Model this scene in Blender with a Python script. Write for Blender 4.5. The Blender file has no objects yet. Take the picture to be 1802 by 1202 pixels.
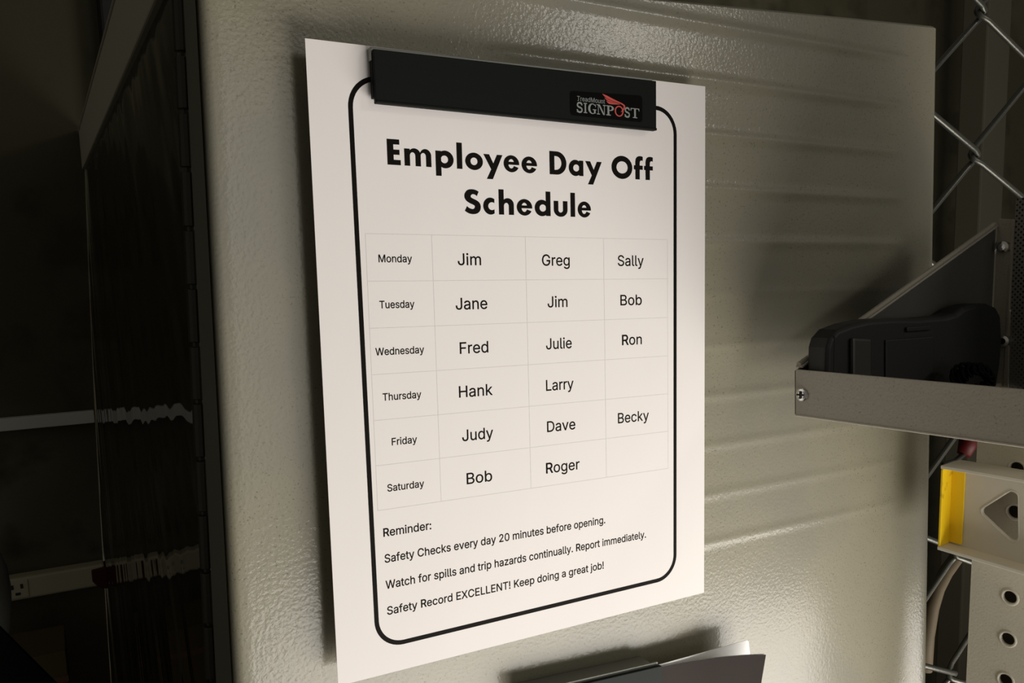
import bpy, bmesh, math, random
from mathutils import Vector, Matrix, geometry
random.seed(7)
C = bpy.context.scene.collection
SC = bpy.context.scene

# ------------------------------------------------------------------ camera, world, lights, exposure
# world: X along the paper to the right, Y away from the viewer, Z up; metres. Paper hangs in the plane Y = 0.
F, PX, PY = 1450.0, 901.0, 701.0
CAM = Vector((-0.09893282, -0.34791504, -0.10575576))
RX = Vector((0.87393333, -0.48537433, -0.02553996))
RY = Vector((-0.08360185, -0.09834913, -0.9916341))     # image down
RZ = Vector((0.4788019, 0.86875728, -0.12652877))       # view direction
cam = bpy.data.cameras.new('camera')
cam.sensor_width = 36.0; cam.lens = F / 1802 * 36
cam.shift_y = (PY - 601) / 1802
cam.clip_start = 0.01; cam.clip_end = 50
cam_o = bpy.data.objects.new('camera', cam); C.objects.link(cam_o)
m = Matrix.Identity(4)
for i in range(3):
    m[i][0] = RX[i]; m[i][1] = -RY[i]; m[i][2] = -RZ[i]; m[i][3] = CAM[i]
cam_o.matrix_world = m
SC.camera = cam_o
SC.view_settings.view_transform = 'Standard'; SC.view_settings.look = 'None'
SC.view_settings.gamma = 1.0; SC.view_settings.use_curve_mapping = False
SC.view_settings.exposure = 0.0

w = bpy.data.worlds.new('dim room'); SC.world = w; w.use_nodes = True
w.node_tree.nodes['Background'].inputs[0].default_value = (1.0, 0.93, 0.80, 1)
w.node_tree.nodes['Background'].inputs[1].default_value = 0.10

def area(name, loc, target, sx, sy, power, col):
    l = bpy.data.lights.new(name, 'AREA'); l.shape = 'RECTANGLE'; l.size = sx; l.size_y = sy
    l.energy = power; l.color = col
    o = bpy.data.objects.new(name, l); C.objects.link(o); o.location = loc
    o.rotation_euler = (Vector(target) - Vector(loc)).to_track_quat('-Z', 'Y').to_euler()
    return o
area('low_work_light', (0.52, -0.56, -0.78), (0.14, 0, -0.28), 1.05, 0.48, 14.0, (1.0, 0.95, 0.885))
area('room_fill', (0.55, -2.30, 0.0), (0.1, 0, -0.1), 0.5, 1.4, 4.0, (1.0, 0.96, 0.90))  # added fill, stands in for the bright room the panel's left reflects
area('ceiling_light', (1.24, -1.45, 0.54), (0.15, 0, 0.0), 0.34, 0.15, 2.6, (1.0, 0.94, 0.86))

# ------------------------------------------------------------------ materials
def mat(name, col, rough=0.5, metal=0.0, spec=0.5, bump=None, speckle=None, coat=0.0, emit=None):
    M = bpy.data.materials.new(name); M.use_nodes = True
    nt = M.node_tree; b = nt.nodes['Principled BSDF']
    b.inputs['Base Color'].default_value = (*col, 1); b.inputs['Roughness'].default_value = rough
    b.inputs['Metallic'].default_value = metal; b.inputs['Specular IOR Level'].default_value = spec
    b.inputs['Coat Weight'].default_value = coat
    tc = nt.nodes.new('ShaderNodeTexCoord')
    if speckle:
        for (sc, lo, hi, c2) in speckle:
            n = nt.nodes.new('ShaderNodeTexNoise'); n.inputs['Scale'].default_value = sc; n.inputs['Detail'].default_value = 3
            nt.links.new(tc.outputs['Object'], n.inputs['Vector'])
            r = nt.nodes.new('ShaderNodeMapRange'); r.inputs[1].default_value = lo; r.inputs[2].default_value = hi
            nt.links.new(n.outputs['Fac'], r.inputs[0])
            mx = nt.nodes.new('ShaderNodeMix'); mx.data_type = 'RGBA'
            nt.links.new(r.outputs[0], mx.inputs[0])
            src = b.inputs['Base Color'].links[0].from_socket if b.inputs['Base Color'].links else None
            if src: nt.links.new(src, mx.inputs[6])
            else: mx.inputs[6].default_value = (*col, 1)
            mx.inputs[7].default_value = (*c2, 1)
            nt.links.new(mx.outputs[2], b.inputs['Base Color'])
    if bump:
        prev = None
        for (sc, strength, dist, stretch) in bump:
            mp = nt.nodes.new('ShaderNodeMapping'); mp.inputs['Scale'].default_value = stretch[:3]
            if len(stretch) > 3: mp.vector_type = 'TEXTURE'; mp.inputs['Scale'].default_value = [1/q for q in stretch[:3]]; mp.inputs['Rotation'].default_value = stretch[3:6]
            nt.links.new(tc.outputs['Object'], mp.inputs['Vector'])
            n = nt.nodes.new('ShaderNodeTexNoise'); n.inputs['Scale'].default_value = sc; n.inputs['Detail'].default_value = 2
            nt.links.new(mp.outputs[0], n.inputs['Vector'])
            bp = nt.nodes.new('ShaderNodeBump'); bp.inputs['Strength'].default_value = strength; bp.inputs['Distance'].default_value = dist
            nt.links.new(n.outputs['Fac'], bp.inputs['Height'])
            if prev: nt.links.new(prev.outputs[0], bp.inputs['Normal'])
            prev = bp
        nt.links.new(prev.outputs[0], b.inputs['Normal'])
    return M

PAINT = mat('beige hammered enamel', (0.240, 0.224, 0.160), 0.42, 0, 0.36,
            bump=[(560, 0.9, 0.00014, (1, 1, 1))], coat=0.42,
            speckle=[(900, 0.60, 0.72, (0.12, 0.11, 0.085)), (12, 0.45, 0.75, (0.20, 0.192, 0.152))])
PAINT.node_tree.nodes['Principled BSDF'].inputs['Coat Roughness'].default_value = 0.14
_b = PAINT.node_tree.nodes['Principled BSDF']
PAINT.node_tree.links.new(_b.inputs['Normal'].links[0].from_socket, _b.inputs['Coat Normal'])
PAINT2 = mat('dull beige enamel', (0.36, 0.33, 0.27), 0.5, 0, 0.4,
             bump=[(700, 0.6, 0.0002, (1, 1, 1))], speckle=[(900, 0.60, 0.75, (0.22, 0.2, 0.16))])
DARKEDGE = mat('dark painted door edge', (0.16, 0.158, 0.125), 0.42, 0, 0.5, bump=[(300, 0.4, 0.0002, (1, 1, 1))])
HINGE = mat('blackened steel hinge', (0.05, 0.05, 0.04), 0.35, 0.6)
GLOSS = mat('glossy black sheet', (0.006, 0.006, 0.005), 0.04, 0, 0.75,
            bump=[(3.6, 0.9, 0.011, (1, 2.6, 0.4, -0.6, 0, 0))])
RAIL = mat('grey painted rail', (0.42, 0.40, 0.33), 0.5, 0, 0.4, bump=[(300, 0.3, 0.0003, (1, 1, 1))])
PAPER = mat('white copy paper', (0.80, 0.765, 0.745), 0.75, 0, 0.2, bump=[(700, 0.12, 0.0001, (1, 1, 1)), (18, 0.25, 0.002, (1, 1, 0.6))])
INK = mat('black toner', (0.006, 0.005, 0.004), 0.6, 0, 0.06)
FAINT = mat('faint grey ruling', (0.70, 0.675, 0.65), 0.7, 0, 0.2)
BLACKP = mat('black extruded plastic', (0.008, 0.009, 0.008), 0.6, 0, 0.07, bump=[(60, 0.25, 0.0004, (0.1, 1, 3))])
LABEL = mat('black vinyl label', (0.002, 0.002, 0.002), 0.6, 0, 0.05)
CLIPG = mat('grey green clip metal', (0.27, 0.28, 0.25), 0.4, 0.2, 0.5)
SILVER = mat('silver lettering', (0.22, 0.235, 0.225), 0.5)
RED = mat('red emblem ink', (0.50, 0.055, 0.04), 0.5)
SCREWM = mat('bright zinc screw', (0.75, 0.75, 0.73), 0.22, 1.0)
YELLOW = mat('yellow plastic', (0.95, 0.64, 0.012), 0.42, 0, 0.5, speckle=[(60, 0.62, 0.7, (0.55, 0.33, 0.01))])
LEVEL = mat('off white cast aluminium', (0.64, 0.605, 0.52), 0.5, 0, 0.4, bump=[(500, 0.3, 0.0002, (1, 1, 1))])
RADIO = mat('matt black plastic', (0.013, 0.0135, 0.012), 0.5, 0, 0.35, bump=[(1500, 0.3, 0.0001, (1, 1, 1))])
RADIO_SHEEN = mat('dark grey plastic', (0.028, 0.028, 0.024), 0.4, 0, 0.5)  # lighter than the body, carries the painted highlight of the radio's end
PAINT3 = mat('light beige enamel', (0.52, 0.485, 0.405), 0.5, 0, 0.4, bump=[(700, 0.6, 0.0002, (1, 1, 1))], speckle=[(900, 0.60, 0.75, (0.36, 0.33, 0.27))])
WIRE = mat('galvanised wire', (0.09, 0.09, 0.075), 0.35, 0.7, bump=[(300, 0.4, 0.0003, (1, 1, 1))])
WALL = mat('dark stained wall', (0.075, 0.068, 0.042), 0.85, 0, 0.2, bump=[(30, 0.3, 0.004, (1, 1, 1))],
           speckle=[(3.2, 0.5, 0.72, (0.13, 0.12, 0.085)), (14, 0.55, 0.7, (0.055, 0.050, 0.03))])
POST = mat('dull olive post', (0.10, 0.092, 0.062), 0.7)
TRIM = mat('pale grey trim', (0.62, 0.62, 0.57), 0.6)
STRIP = mat('cream power strip plastic', (0.42, 0.39, 0.27), 0.5)
REDP = mat('dull red plastic', (0.055, 0.004, 0.003), 0.5, 0, 0.2)
DARK = mat('dark slot', (0.004, 0.004, 0.003), 0.6)
HOSE = mat('tan rubber hose', (0.085, 0.065, 0.038), 0.6, 0, 0.2)
TUB = mat('pale grey plastic', (0.20, 0.20, 0.175), 0.5)
CARD = mat('brown cardboard', (0.085, 0.060, 0.020), 0.8)
LEAFLET = mat('glossy dark brown leaflet', (0.022, 0.015, 0.012), 0.6, 0, 0.1)
SHEET = mat('bright white sheet', (0.85, 0.85, 0.85), 0.7, 0, 0.2)
def perforated():
    M = mat('perforated steel mesh', (0.20, 0.19, 0.17), 0.45, 0.3); nt = M.node_tree; b = nt.nodes['Principled BSDF']
    tc = nt.nodes.new('ShaderNodeTexCoord')
    v = nt.nodes.new('ShaderNodeTexVoronoi'); v.inputs['Scale'].default_value = 420; v.inputs['Randomness'].default_value = 0.0
    mp = nt.nodes.new('ShaderNodeMapping'); mp.inputs['Rotation'].default_value = (0.78, 0, 0)
    nt.links.new(tc.outputs['Object'], mp.inputs[0]); nt.links.new(mp.outputs[0], v.inputs['Vector'])
    r = nt.nodes.new('ShaderNodeMapRange'); r.inputs[1].default_value = 0.36; r.inputs[2].default_value = 0.44
    nt.links.new(v.outputs['Distance'], r.inputs[0])
    mx = nt.nodes.new('ShaderNodeMix'); mx.data_type = 'RGBA'; nt.links.new(r.outputs[0], mx.inputs[0])
    mx.inputs[6].default_value = (0.006, 0.006, 0.005, 1); mx.inputs[7].default_value = (0.22, 0.21, 0.185, 1)
    nt.links.new(mx.outputs[2], b.inputs['Base Color'])
    return M
MESHM = perforated()

# ------------------------------------------------------------------ mesh helpers
class MB:
    def __init__(s): s.v = []; s.f = []
    def add(s, vs, fs):
        o = len(s.v); s.v += [tuple(v) for v in vs]; s.f += [tuple(i + o for i in f) for f in fs]; return s
    def box(s, x0, x1, y0, y1, z0, z1):
        return s.hexa([(x0,y0,z0),(x1,y0,z0),(x1,y1,z0),(x0,y1,z0),(x0,y0,z1),(x1,y0,z1),(x1,y1,z1),(x0,y1,z1)])
    def hexa(s, c):
        return s.add(c, [(3,2,1,0),(4,5,6,7),(0,1,5,4),(1,2,6,5),(2,3,7,6),(3,0,4,7)])
    def obox(s, o, ax, ay, az):       # oriented box from corner o and three edge vectors
        o, ax, ay, az = map(Vector, (o, ax, ay, az))
        return s.hexa([o, o+ax, o+ax+ay, o+ay, o+az, o+ax+az, o+ax+ay+az, o+ay+az])
    def prism(s, pts, ext):           # closed outline of 3-D points extruded along ext
        n = len(pts); P = [Vector(p) for p in pts]; E = Vector(ext)
        return s.add(P + [p + E for p in P], [tuple(range(n))[::-1], tuple(range(n, 2*n))] + [(i, (i+1) % n, n+(i+1) % n, n+i) for i in range(n)])
    def tube(s, path, r, seg=8, cap=True):
        P = [Vector(p) for p in path]; n = len(P); rings = []
        up = Vector((0.13, 0.2, 1)).normalized()
        for i, p in enumerate(P):
            t = (P[min(i+1, n-1)] - P[max(i-1, 0)]).normalized()
            a = t.cross(up)
            if a.length < 0.05: a = t.cross(Vector((1, 0, 0)))
            a.normalize(); b = t.cross(a); up = (up - t * up.dot(t)); up = up.normalized() if up.length > .05 else Vector((0,1,0))
            rr = r[i] if isinstance(r, (list, tuple)) else r
            rings.append([p + rr * (math.cos(2*math.pi*k/seg) * a + math.sin(2*math.pi*k/seg) * b) for k in range(seg)])
        vs = [v for g in rings for v in g]
        fs = [(i*seg+k, i*seg+(k+1) % seg, (i+1)*seg+(k+1) % seg, (i+1)*seg+k) for i in range(n-1) for k in range(seg)]
        if cap: fs += [tuple(range(seg))[::-1], tuple((n-1)*seg+k for k in range(seg))]
        return s.add(vs, fs)
    def lathe(s, o, axis, prof, seg=24):   # prof: list of (radius, distance along axis)
        o = Vector(o); A = Vector(axis).normalized(); u = A.orthogonal().normalized(); v = A.cross(u)
        vs = [o + A*h + r*(math.cos(2*math.pi*k/seg)*u + math.sin(2*math.pi*k/seg)*v) for r, h in prof for k in range(seg)]
        n = len(prof)
        fs = [(i*seg+k, i*seg+(k+1) % seg, (i+1)*seg+(k+1) % seg, (i+1)*seg+k) for i in range(n-1) for k in range(seg)]
        fs += [tuple(range(seg))[::-1], tuple((n-1)*seg+k for k in range(seg))]
        return s.add(vs, fs)
    def build(s, name, material, parent=None, smooth=False, bevel=0.0, seg=2):
        me = bpy.data.meshes.new(name); me.from_pydata(s.v, [], s.f); me.update()
        bm = bmesh.new(); bm.from_mesh(me); bmesh.ops.recalc_face_normals(bm, faces=bm.faces)
        if bevel > 0:
            es = [e for e in bm.edges if len(e.link_faces) == 2 and e.calc_face_angle(0) > 0.6]
            bmesh.ops.bevel(bm, geom=es, offset=bevel, segments=seg, affect='EDGES', profile=0.5, clamp_overlap=True)
        bm.to_mesh(me); bm.free()
        if smooth:
            for p in me.polygons: p.use_smooth = True
        me.materials.append(material)
        o = bpy.data.objects.new(name, me); C.objects.link(o)
        if parent: o.parent = parent; o.matrix_parent_inverse = parent.matrix_world.inverted()
        return o
def tag(o, label, cat, group=None):
    o['label'] = label; o['category'] = cat
    if group: o['group'] = group
    return o
def thing(name, label, cat, loc=(0, 0, 0), group=None):
    o = bpy.data.objects.new(name, None); C.objects.link(o); o.location = loc
    o.empty_display_size = 0.02
    o.matrix_world = Matrix.Translation(loc)
    return tag(o, label, cat, group)
def at(u, v, axis, val):              # point of the place seen at photo pixel (u, v) on the plane axis = val
    d = RX * ((u-PX)/F) + RY * ((v-PY)/F) + RZ
    return CAM + d * ((val - CAM[axis]) / d[axis])

# ------------------------------------------------------------------ the setting
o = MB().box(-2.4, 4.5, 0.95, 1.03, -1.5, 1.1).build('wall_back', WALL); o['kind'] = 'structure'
o = MB().box(-2.4, 4.5, -2.6, 1.03, -1.56, -1.5).build('floor', WALL); o['kind'] = 'structure'
a = at(0, 750, 1, 0.94); b = at(163, 733, 1, 0.94)
sl = (b.z - a.z) / (b.x - a.x)
x0, x1 = -0.75, -0.0595
o = MB().hexa([(x, y, b.z + sl*0.35*(x-b.x) + dz) for dz in (-0.0085, 0.0085) for x, y in ((x0, .935), (x1, .935), (x1, .951), (x0, .951))]).build('trim_1', TRIM, bevel=0.001)
o['kind'] = 'structure'
pa, pb = at(172, 0, 1, 0.92), at(197, 62, 1, 0.92)
t = MB().box(pa.x, pb.x + .01, 0.90, 0.951, 0.10, 0.60).build('wall_dark_box', DARK, bevel=0.004)  # plain box stands for a darker strip of the wall
tag(t, 'black upright box for a darker strip of the wall above the end of the pale rail', 'pipe')

# ------------------------------------------------------------------ steel cabinet: ribbed side panel, hinge, glossy black side
XL = lambda z: -0.038 + 0.0169 * (z - 0.0106)
XR = lambda z: 0.4322 - 0.0356 * (z - 0.0607)
ZT = lambda x: 0.0448 + 0.067 * (x - 0.194)
YP = 0.012
cab = thing('steel_cabinet', 'beige hammered steel cabinet with ribbed panel that the white schedule hangs on', 'cabinet', (0.2, 0.03, -0.55))
RIBZ = [0.0375 - 0.02935 * k for k in range(11)]
def sstep(a, b, x):
    t = max(0, min(1, (x-a)/(b-a))); return t*t*(3-2*t)
def ribh(x, z):
    h = 0
    for k, zk in enumerate(RIBZ):
        d = z - zk
        if abs(d) < 0.011:
            up = math.exp(-(d/0.0028)**2)
            h += (0.0010 if k < 5 else 0.00042) * up * sstep(0.085, 0.105, x) * (1 - sstep(0.389 - 0.0025*0, 0.399, x - 0.0007*k))
    return h
mb = MB()
def panel_profile(z):
    xl, xr = XL(z), XR(z); p = []
    r = 0.004
    p.append((xl, 0.052)); p.append((xl, 0.030))
    for k in range(5):
        a = math.pi/2 * k/4; p.append((xl + r - r*math.cos(a), YP + r - r*math.sin(a)))
    n = 110
    for k in range(1, n): p.append((xl + r + (xr - xl - 2*r - 0.006) * k/n, YP))
    for k in range(7):
        a = math.pi/2 * k/6; p.append((xr - 0.010 + 0.010*math.sin(a), YP + 0.010 - 0.010*math.cos(a)))
    p.append((xr, 0.05))
    return p
NZ = 420; rows = []
ztop, zbot = 1.0, -0.56
for j in range(NZ+1):
    f = j/NZ; row = []
    for (x, y) in panel_profile(-0.56 + 0.62*f):
        z = -0.56 + (ZT(x) + 0.56) * f
        if y <= YP + 1e-6: y = YP - ribh(x, z)
        row.append((x, y, z))
    rows.append(row)
W_ = len(rows[0])
mb.add([v for r in rows for v in r], [(j*W_+i, j*W_+i+1, (j+1)*W_+i+1, (j+1)*W_+i) for j in range(NZ) for i in range(W_-1)])
# top return lip
tp = rows[-1]
lip = [Vector(p) + Vector((0, 0.0015, 0.0015)) for p in tp[4:]] + [Vector((p[0], max(0.035, p[1]), p[2] + 0.0015)) for p in tp[4:]]
n = len(tp[4:])
mb.add([Vector(p) for p in tp[4:]] + lip, [(i, i+1, n+i+1, n+i) for i in range(n-1)] + [(n+i, n+i+1, 2*n+i+1, 2*n+i) for i in range(n-1)])
pan = mb.build('ribbed_panel', PAINT, cab, smooth=True)
# dark side flange of the panel (folded edge facing left)
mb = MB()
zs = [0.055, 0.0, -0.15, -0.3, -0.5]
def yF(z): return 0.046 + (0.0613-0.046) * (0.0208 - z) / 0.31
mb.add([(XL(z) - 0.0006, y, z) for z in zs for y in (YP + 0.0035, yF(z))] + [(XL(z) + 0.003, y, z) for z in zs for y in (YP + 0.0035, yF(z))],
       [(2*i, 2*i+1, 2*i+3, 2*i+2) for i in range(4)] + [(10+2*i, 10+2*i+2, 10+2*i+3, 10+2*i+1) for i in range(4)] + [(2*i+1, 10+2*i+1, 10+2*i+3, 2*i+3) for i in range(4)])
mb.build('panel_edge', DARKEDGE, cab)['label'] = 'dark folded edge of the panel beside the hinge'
# piano hinge: knuckles one by one
def yK(z): return yF(z) + 0.0085 + 0.0015*(0.02 - z)
mb = MB(); mb.tube([(XL(z) - 0.001, yK(z), z) for z in zs], 0.0016, 8)
mb.build('hinge_pin', HINGE, cab)
z = 0.055
k = 0
pit = [at(u, v, 0, -0.040).z for u, v in ((318, 93), (322, 199), (328, 301), (335, 404), (341, 505), (347, 605), (353, 703), (358, 800), (364, 893), (368, 987), (375, 1080), (380, 1172))]
pit = [pit[0] + (pit[0]-pit[1])*2, pit[0] + (pit[0]-pit[1])] + pit + [pit[-1] - 0.026*q for q in (1, 2, 3, 4)]
for z0, z1 in zip(pit[:-1], pit[1:]):
    g = 0.0011
    MB().tube([(XL(z0) - 0.001, yK(z0), z0 - g), (XL(z1) - 0.001, yK(z1), z1 + g)], 0.0033, 12).build('hinge_knuckle', HINGE if k % 1 == 0 else HINGE, cab, bevel=0.0004)
    # alternate knuckles carry a leaf towards the panel or the black side
    if k % 2: MB().obox((XL(z0) - 0.0005, yK(z0) - 0.0085, z0 - g), (0.0009, 0, 0), (0, 0.0085, 0), (XL(z1)-XL(z0), 0, z1 - z0 + 2*g)).build('hinge_leaf', HINGE, cab)
    k += 1
# glossy black side going back to the wall
def XB(y, z):
    xa = XL(z); zz = 0.0763 - z; xb = -0.0432 - 0.0495*zz + 0.020*zz*zz
    f = (y - 0.075) / (0.95 - 0.075)
    return xa + (xb - xa) * f
mb = MB(); ys = [0.075 + (0.949-0.075)*k/40 for k in range(41)]; NR = 30
def ztopB(y): return 0.0435 + (0.0775-0.0435) * (y-0.12)/(0.83)
vs = []
for j in range(NR+1):
    for y in ys:
        z = -0.9 + (ztopB(y) + 0.9) * j/NR; vs.append((XB(y, z), y, z))
mb.add(vs, [(j*41+i, j*41+i+1, (j+1)*41+i+1, (j+1)*41+i) for j in range(NR) for i in range(40)])
blk = mb.build('black_side_sheet', GLOSS, cab, smooth=True); blk['label'] = 'glossy black side sheet reflecting the wall strips'
# pale rail along its top
ya, yb = 0.075, 0.945
za, zb = ztopB(ya), ztopB(yb)
mb = MB()
mb.hexa([(XB(ya, za) - .004, ya, za), (XB(ya, za) + .004, ya, za), (XB(yb, zb) + .004, yb, zb), (XB(yb, zb) - .004, yb, zb),
         (XB(ya, za) - .004, ya, za + .052), (XB(ya, za) + .004, ya, za + .052), (XB(yb, zb) + .004, yb, zb + .050), (XB(yb, zb) - .004, yb, zb + .050)])
mb.build('top_rail', RAIL, cab, bevel=0.0012)
MB().tube([(XB(ya, za) - .004, ya, za + .053), (XB(yb, zb) - .004, yb, zb + .051)], 0.0012, 8).build('rail_bead', RAIL, cab)

# ------------------------------------------------------------------ white schedule sheet
Q = [Vector((0.0006, -0.0003)), Vector((0.2153, 0.0009)), Vector((0.2159, -0.2798)), Vector((-0.0004, -0.2794))]
def hom():
    import numpy as np
    A = []
    for (x, y), (u, v) in zip(((0, 0), (8.5, 0), (8.5, -11), (0, -11)), Q):
        A += [[x, y, 1, 0, 0, 0, -u*x, -u*y, -u], [0, 0, 0, x, y, 1, -v*x, -v*y, -v]]
    return np.linalg.svd(np.array(A))[2][-1].reshape(3, 3)
HM = hom()
def page(x, y, lift=0.0):             # inches on the sheet -> place
    p = HM @ (x, y, 1.0)
    return (p[0]/p[2], -lift, p[1]/p[2])
sheet = thing('schedule_sheet', 'white printed day off schedule hanging in front of the ribbed panel', 'paper', page(4.25, -11))
mb = MB(); nx, ny = 12, 14
mb.add([page(8.5*i/nx, -11*j/ny) for j in range(ny+1) for i in range(nx+1)] + [page(8.5*i/nx, -11*j/ny, -0.00015) for j in range(ny+1) for i in range(nx+1)],
       [(j*(nx+1)+i, (j+1)*(nx+1)+i, (j+1)*(nx+1)+i+1, j*(nx+1)+i+1) for j in range(ny) for i in range(nx)] +
       [((nx+1)*(ny+1)+j*(nx+1)+i, (nx+1)*(ny+1)+j*(nx+1)+i+1, (nx+1)*(ny+1)+(j+1)*(nx+1)+i+1, (nx+1)*(ny+1)+(j+1)*(nx+1)+i) for j in range(ny) for i in range(nx)])
mb.build('page', PAPER, sheet)
LIFT = 0.00004
SLP = -0.0105                         # the print sits a touch askew on the sheet
class Flat:                           # flat print made of filled outlines, in page inches
    def __init__(s, fn=None): s.m = MB(); s.fn = fn or (lambda x, y: page(x, y, LIFT))
    def poly(s, loops):
        ls = [[Vector((x, y, 0)) for x, y in l] for l in loops]
        tris = geometry.tessellate_polygon(ls); fl = [p for l in ls for p in l]
        s.k = getattr(s, 'k', 0) + 1; s.m.add([(q_[0], q_[1] - 1.5e-6*(s.k % 12), q_[2]) for q_ in (s.fn(p.x, p.y) for p in fl)], [tuple(t) for t in tris]); return s
    def build(s, name, material, parent):
        me = bpy.data.meshes.new(name); me.from_pydata(s.m.v, [], s.m.f); me.update(); me.materials.append(material)
        o = bpy.data.objects.new(name, me); C.objects.link(o)
        o.parent = parent; o.matrix_parent_inverse = parent.matrix_world.inverted(); return o
# border line (rounded rectangle)
def rrect(off):
    r = 0.50 - off; pts = []
    L = lambda y: 0.715 + 0.0055*(-y-1) + off
    R = lambda y: 7.685 - 0.0035*(-y-1)*(1 if y > -7 else 0.75) - off
    T = lambda x: -0.525 - 0.002*(x-1) - off
    B = lambda x: -10.475 + 0.003*(x-1) + off
    for cx, cy, a0 in ((L(-1)+r, T(1)-r, 90), (L(-10)+r, B(1)+r, 180), (R(-10)-r, B(7)+r, 270), (R(-1)-r, T(7)-r, 0)):
        for k in range(13):
            a = math.radians(a0 + 90*k/12); pts.append((cx + r*math.cos(a), cy + r*math.sin(a)))
    return pts
o_, i_ = rrect(-0.042), rrect(0.042); n = len(o_)
f = Flat()
f.m.add([f.fn(*p) for p in o_ + i_], [(k, (k+1) % n, n+(k+1) % n, n+k) for k in range(n)])
f.build('border_line', INK, sheet)
# table ruling
f = Flat()
colx = lambda x, y: x + (0.006 * (-y-3.1) if x < 1.2 else 0)
ROWS = [-3.105 - 0.8085*k for k in range(7)]; COLS = [0.878, 2.115, 4.045, 5.85, 7.475]
for y in ROWS:
    ya_, yb_ = y, y + SLP*6.6
    f.poly([[(0.88, ya_+.004), (7.475, yb_+.004), (7.475, yb_-.004), (0.88, ya_-.004)]])
for x in COLS:
    dy = SLP*(x-0.88)
    f.poly([[(x-.004, ROWS[0]+dy), (x+.004, ROWS[0]+dy), (x+.008, ROWS[-1]+dy), (x, ROWS[-1]+dy)]])
f.build('table_ruling', FAINT, sheet)
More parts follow.
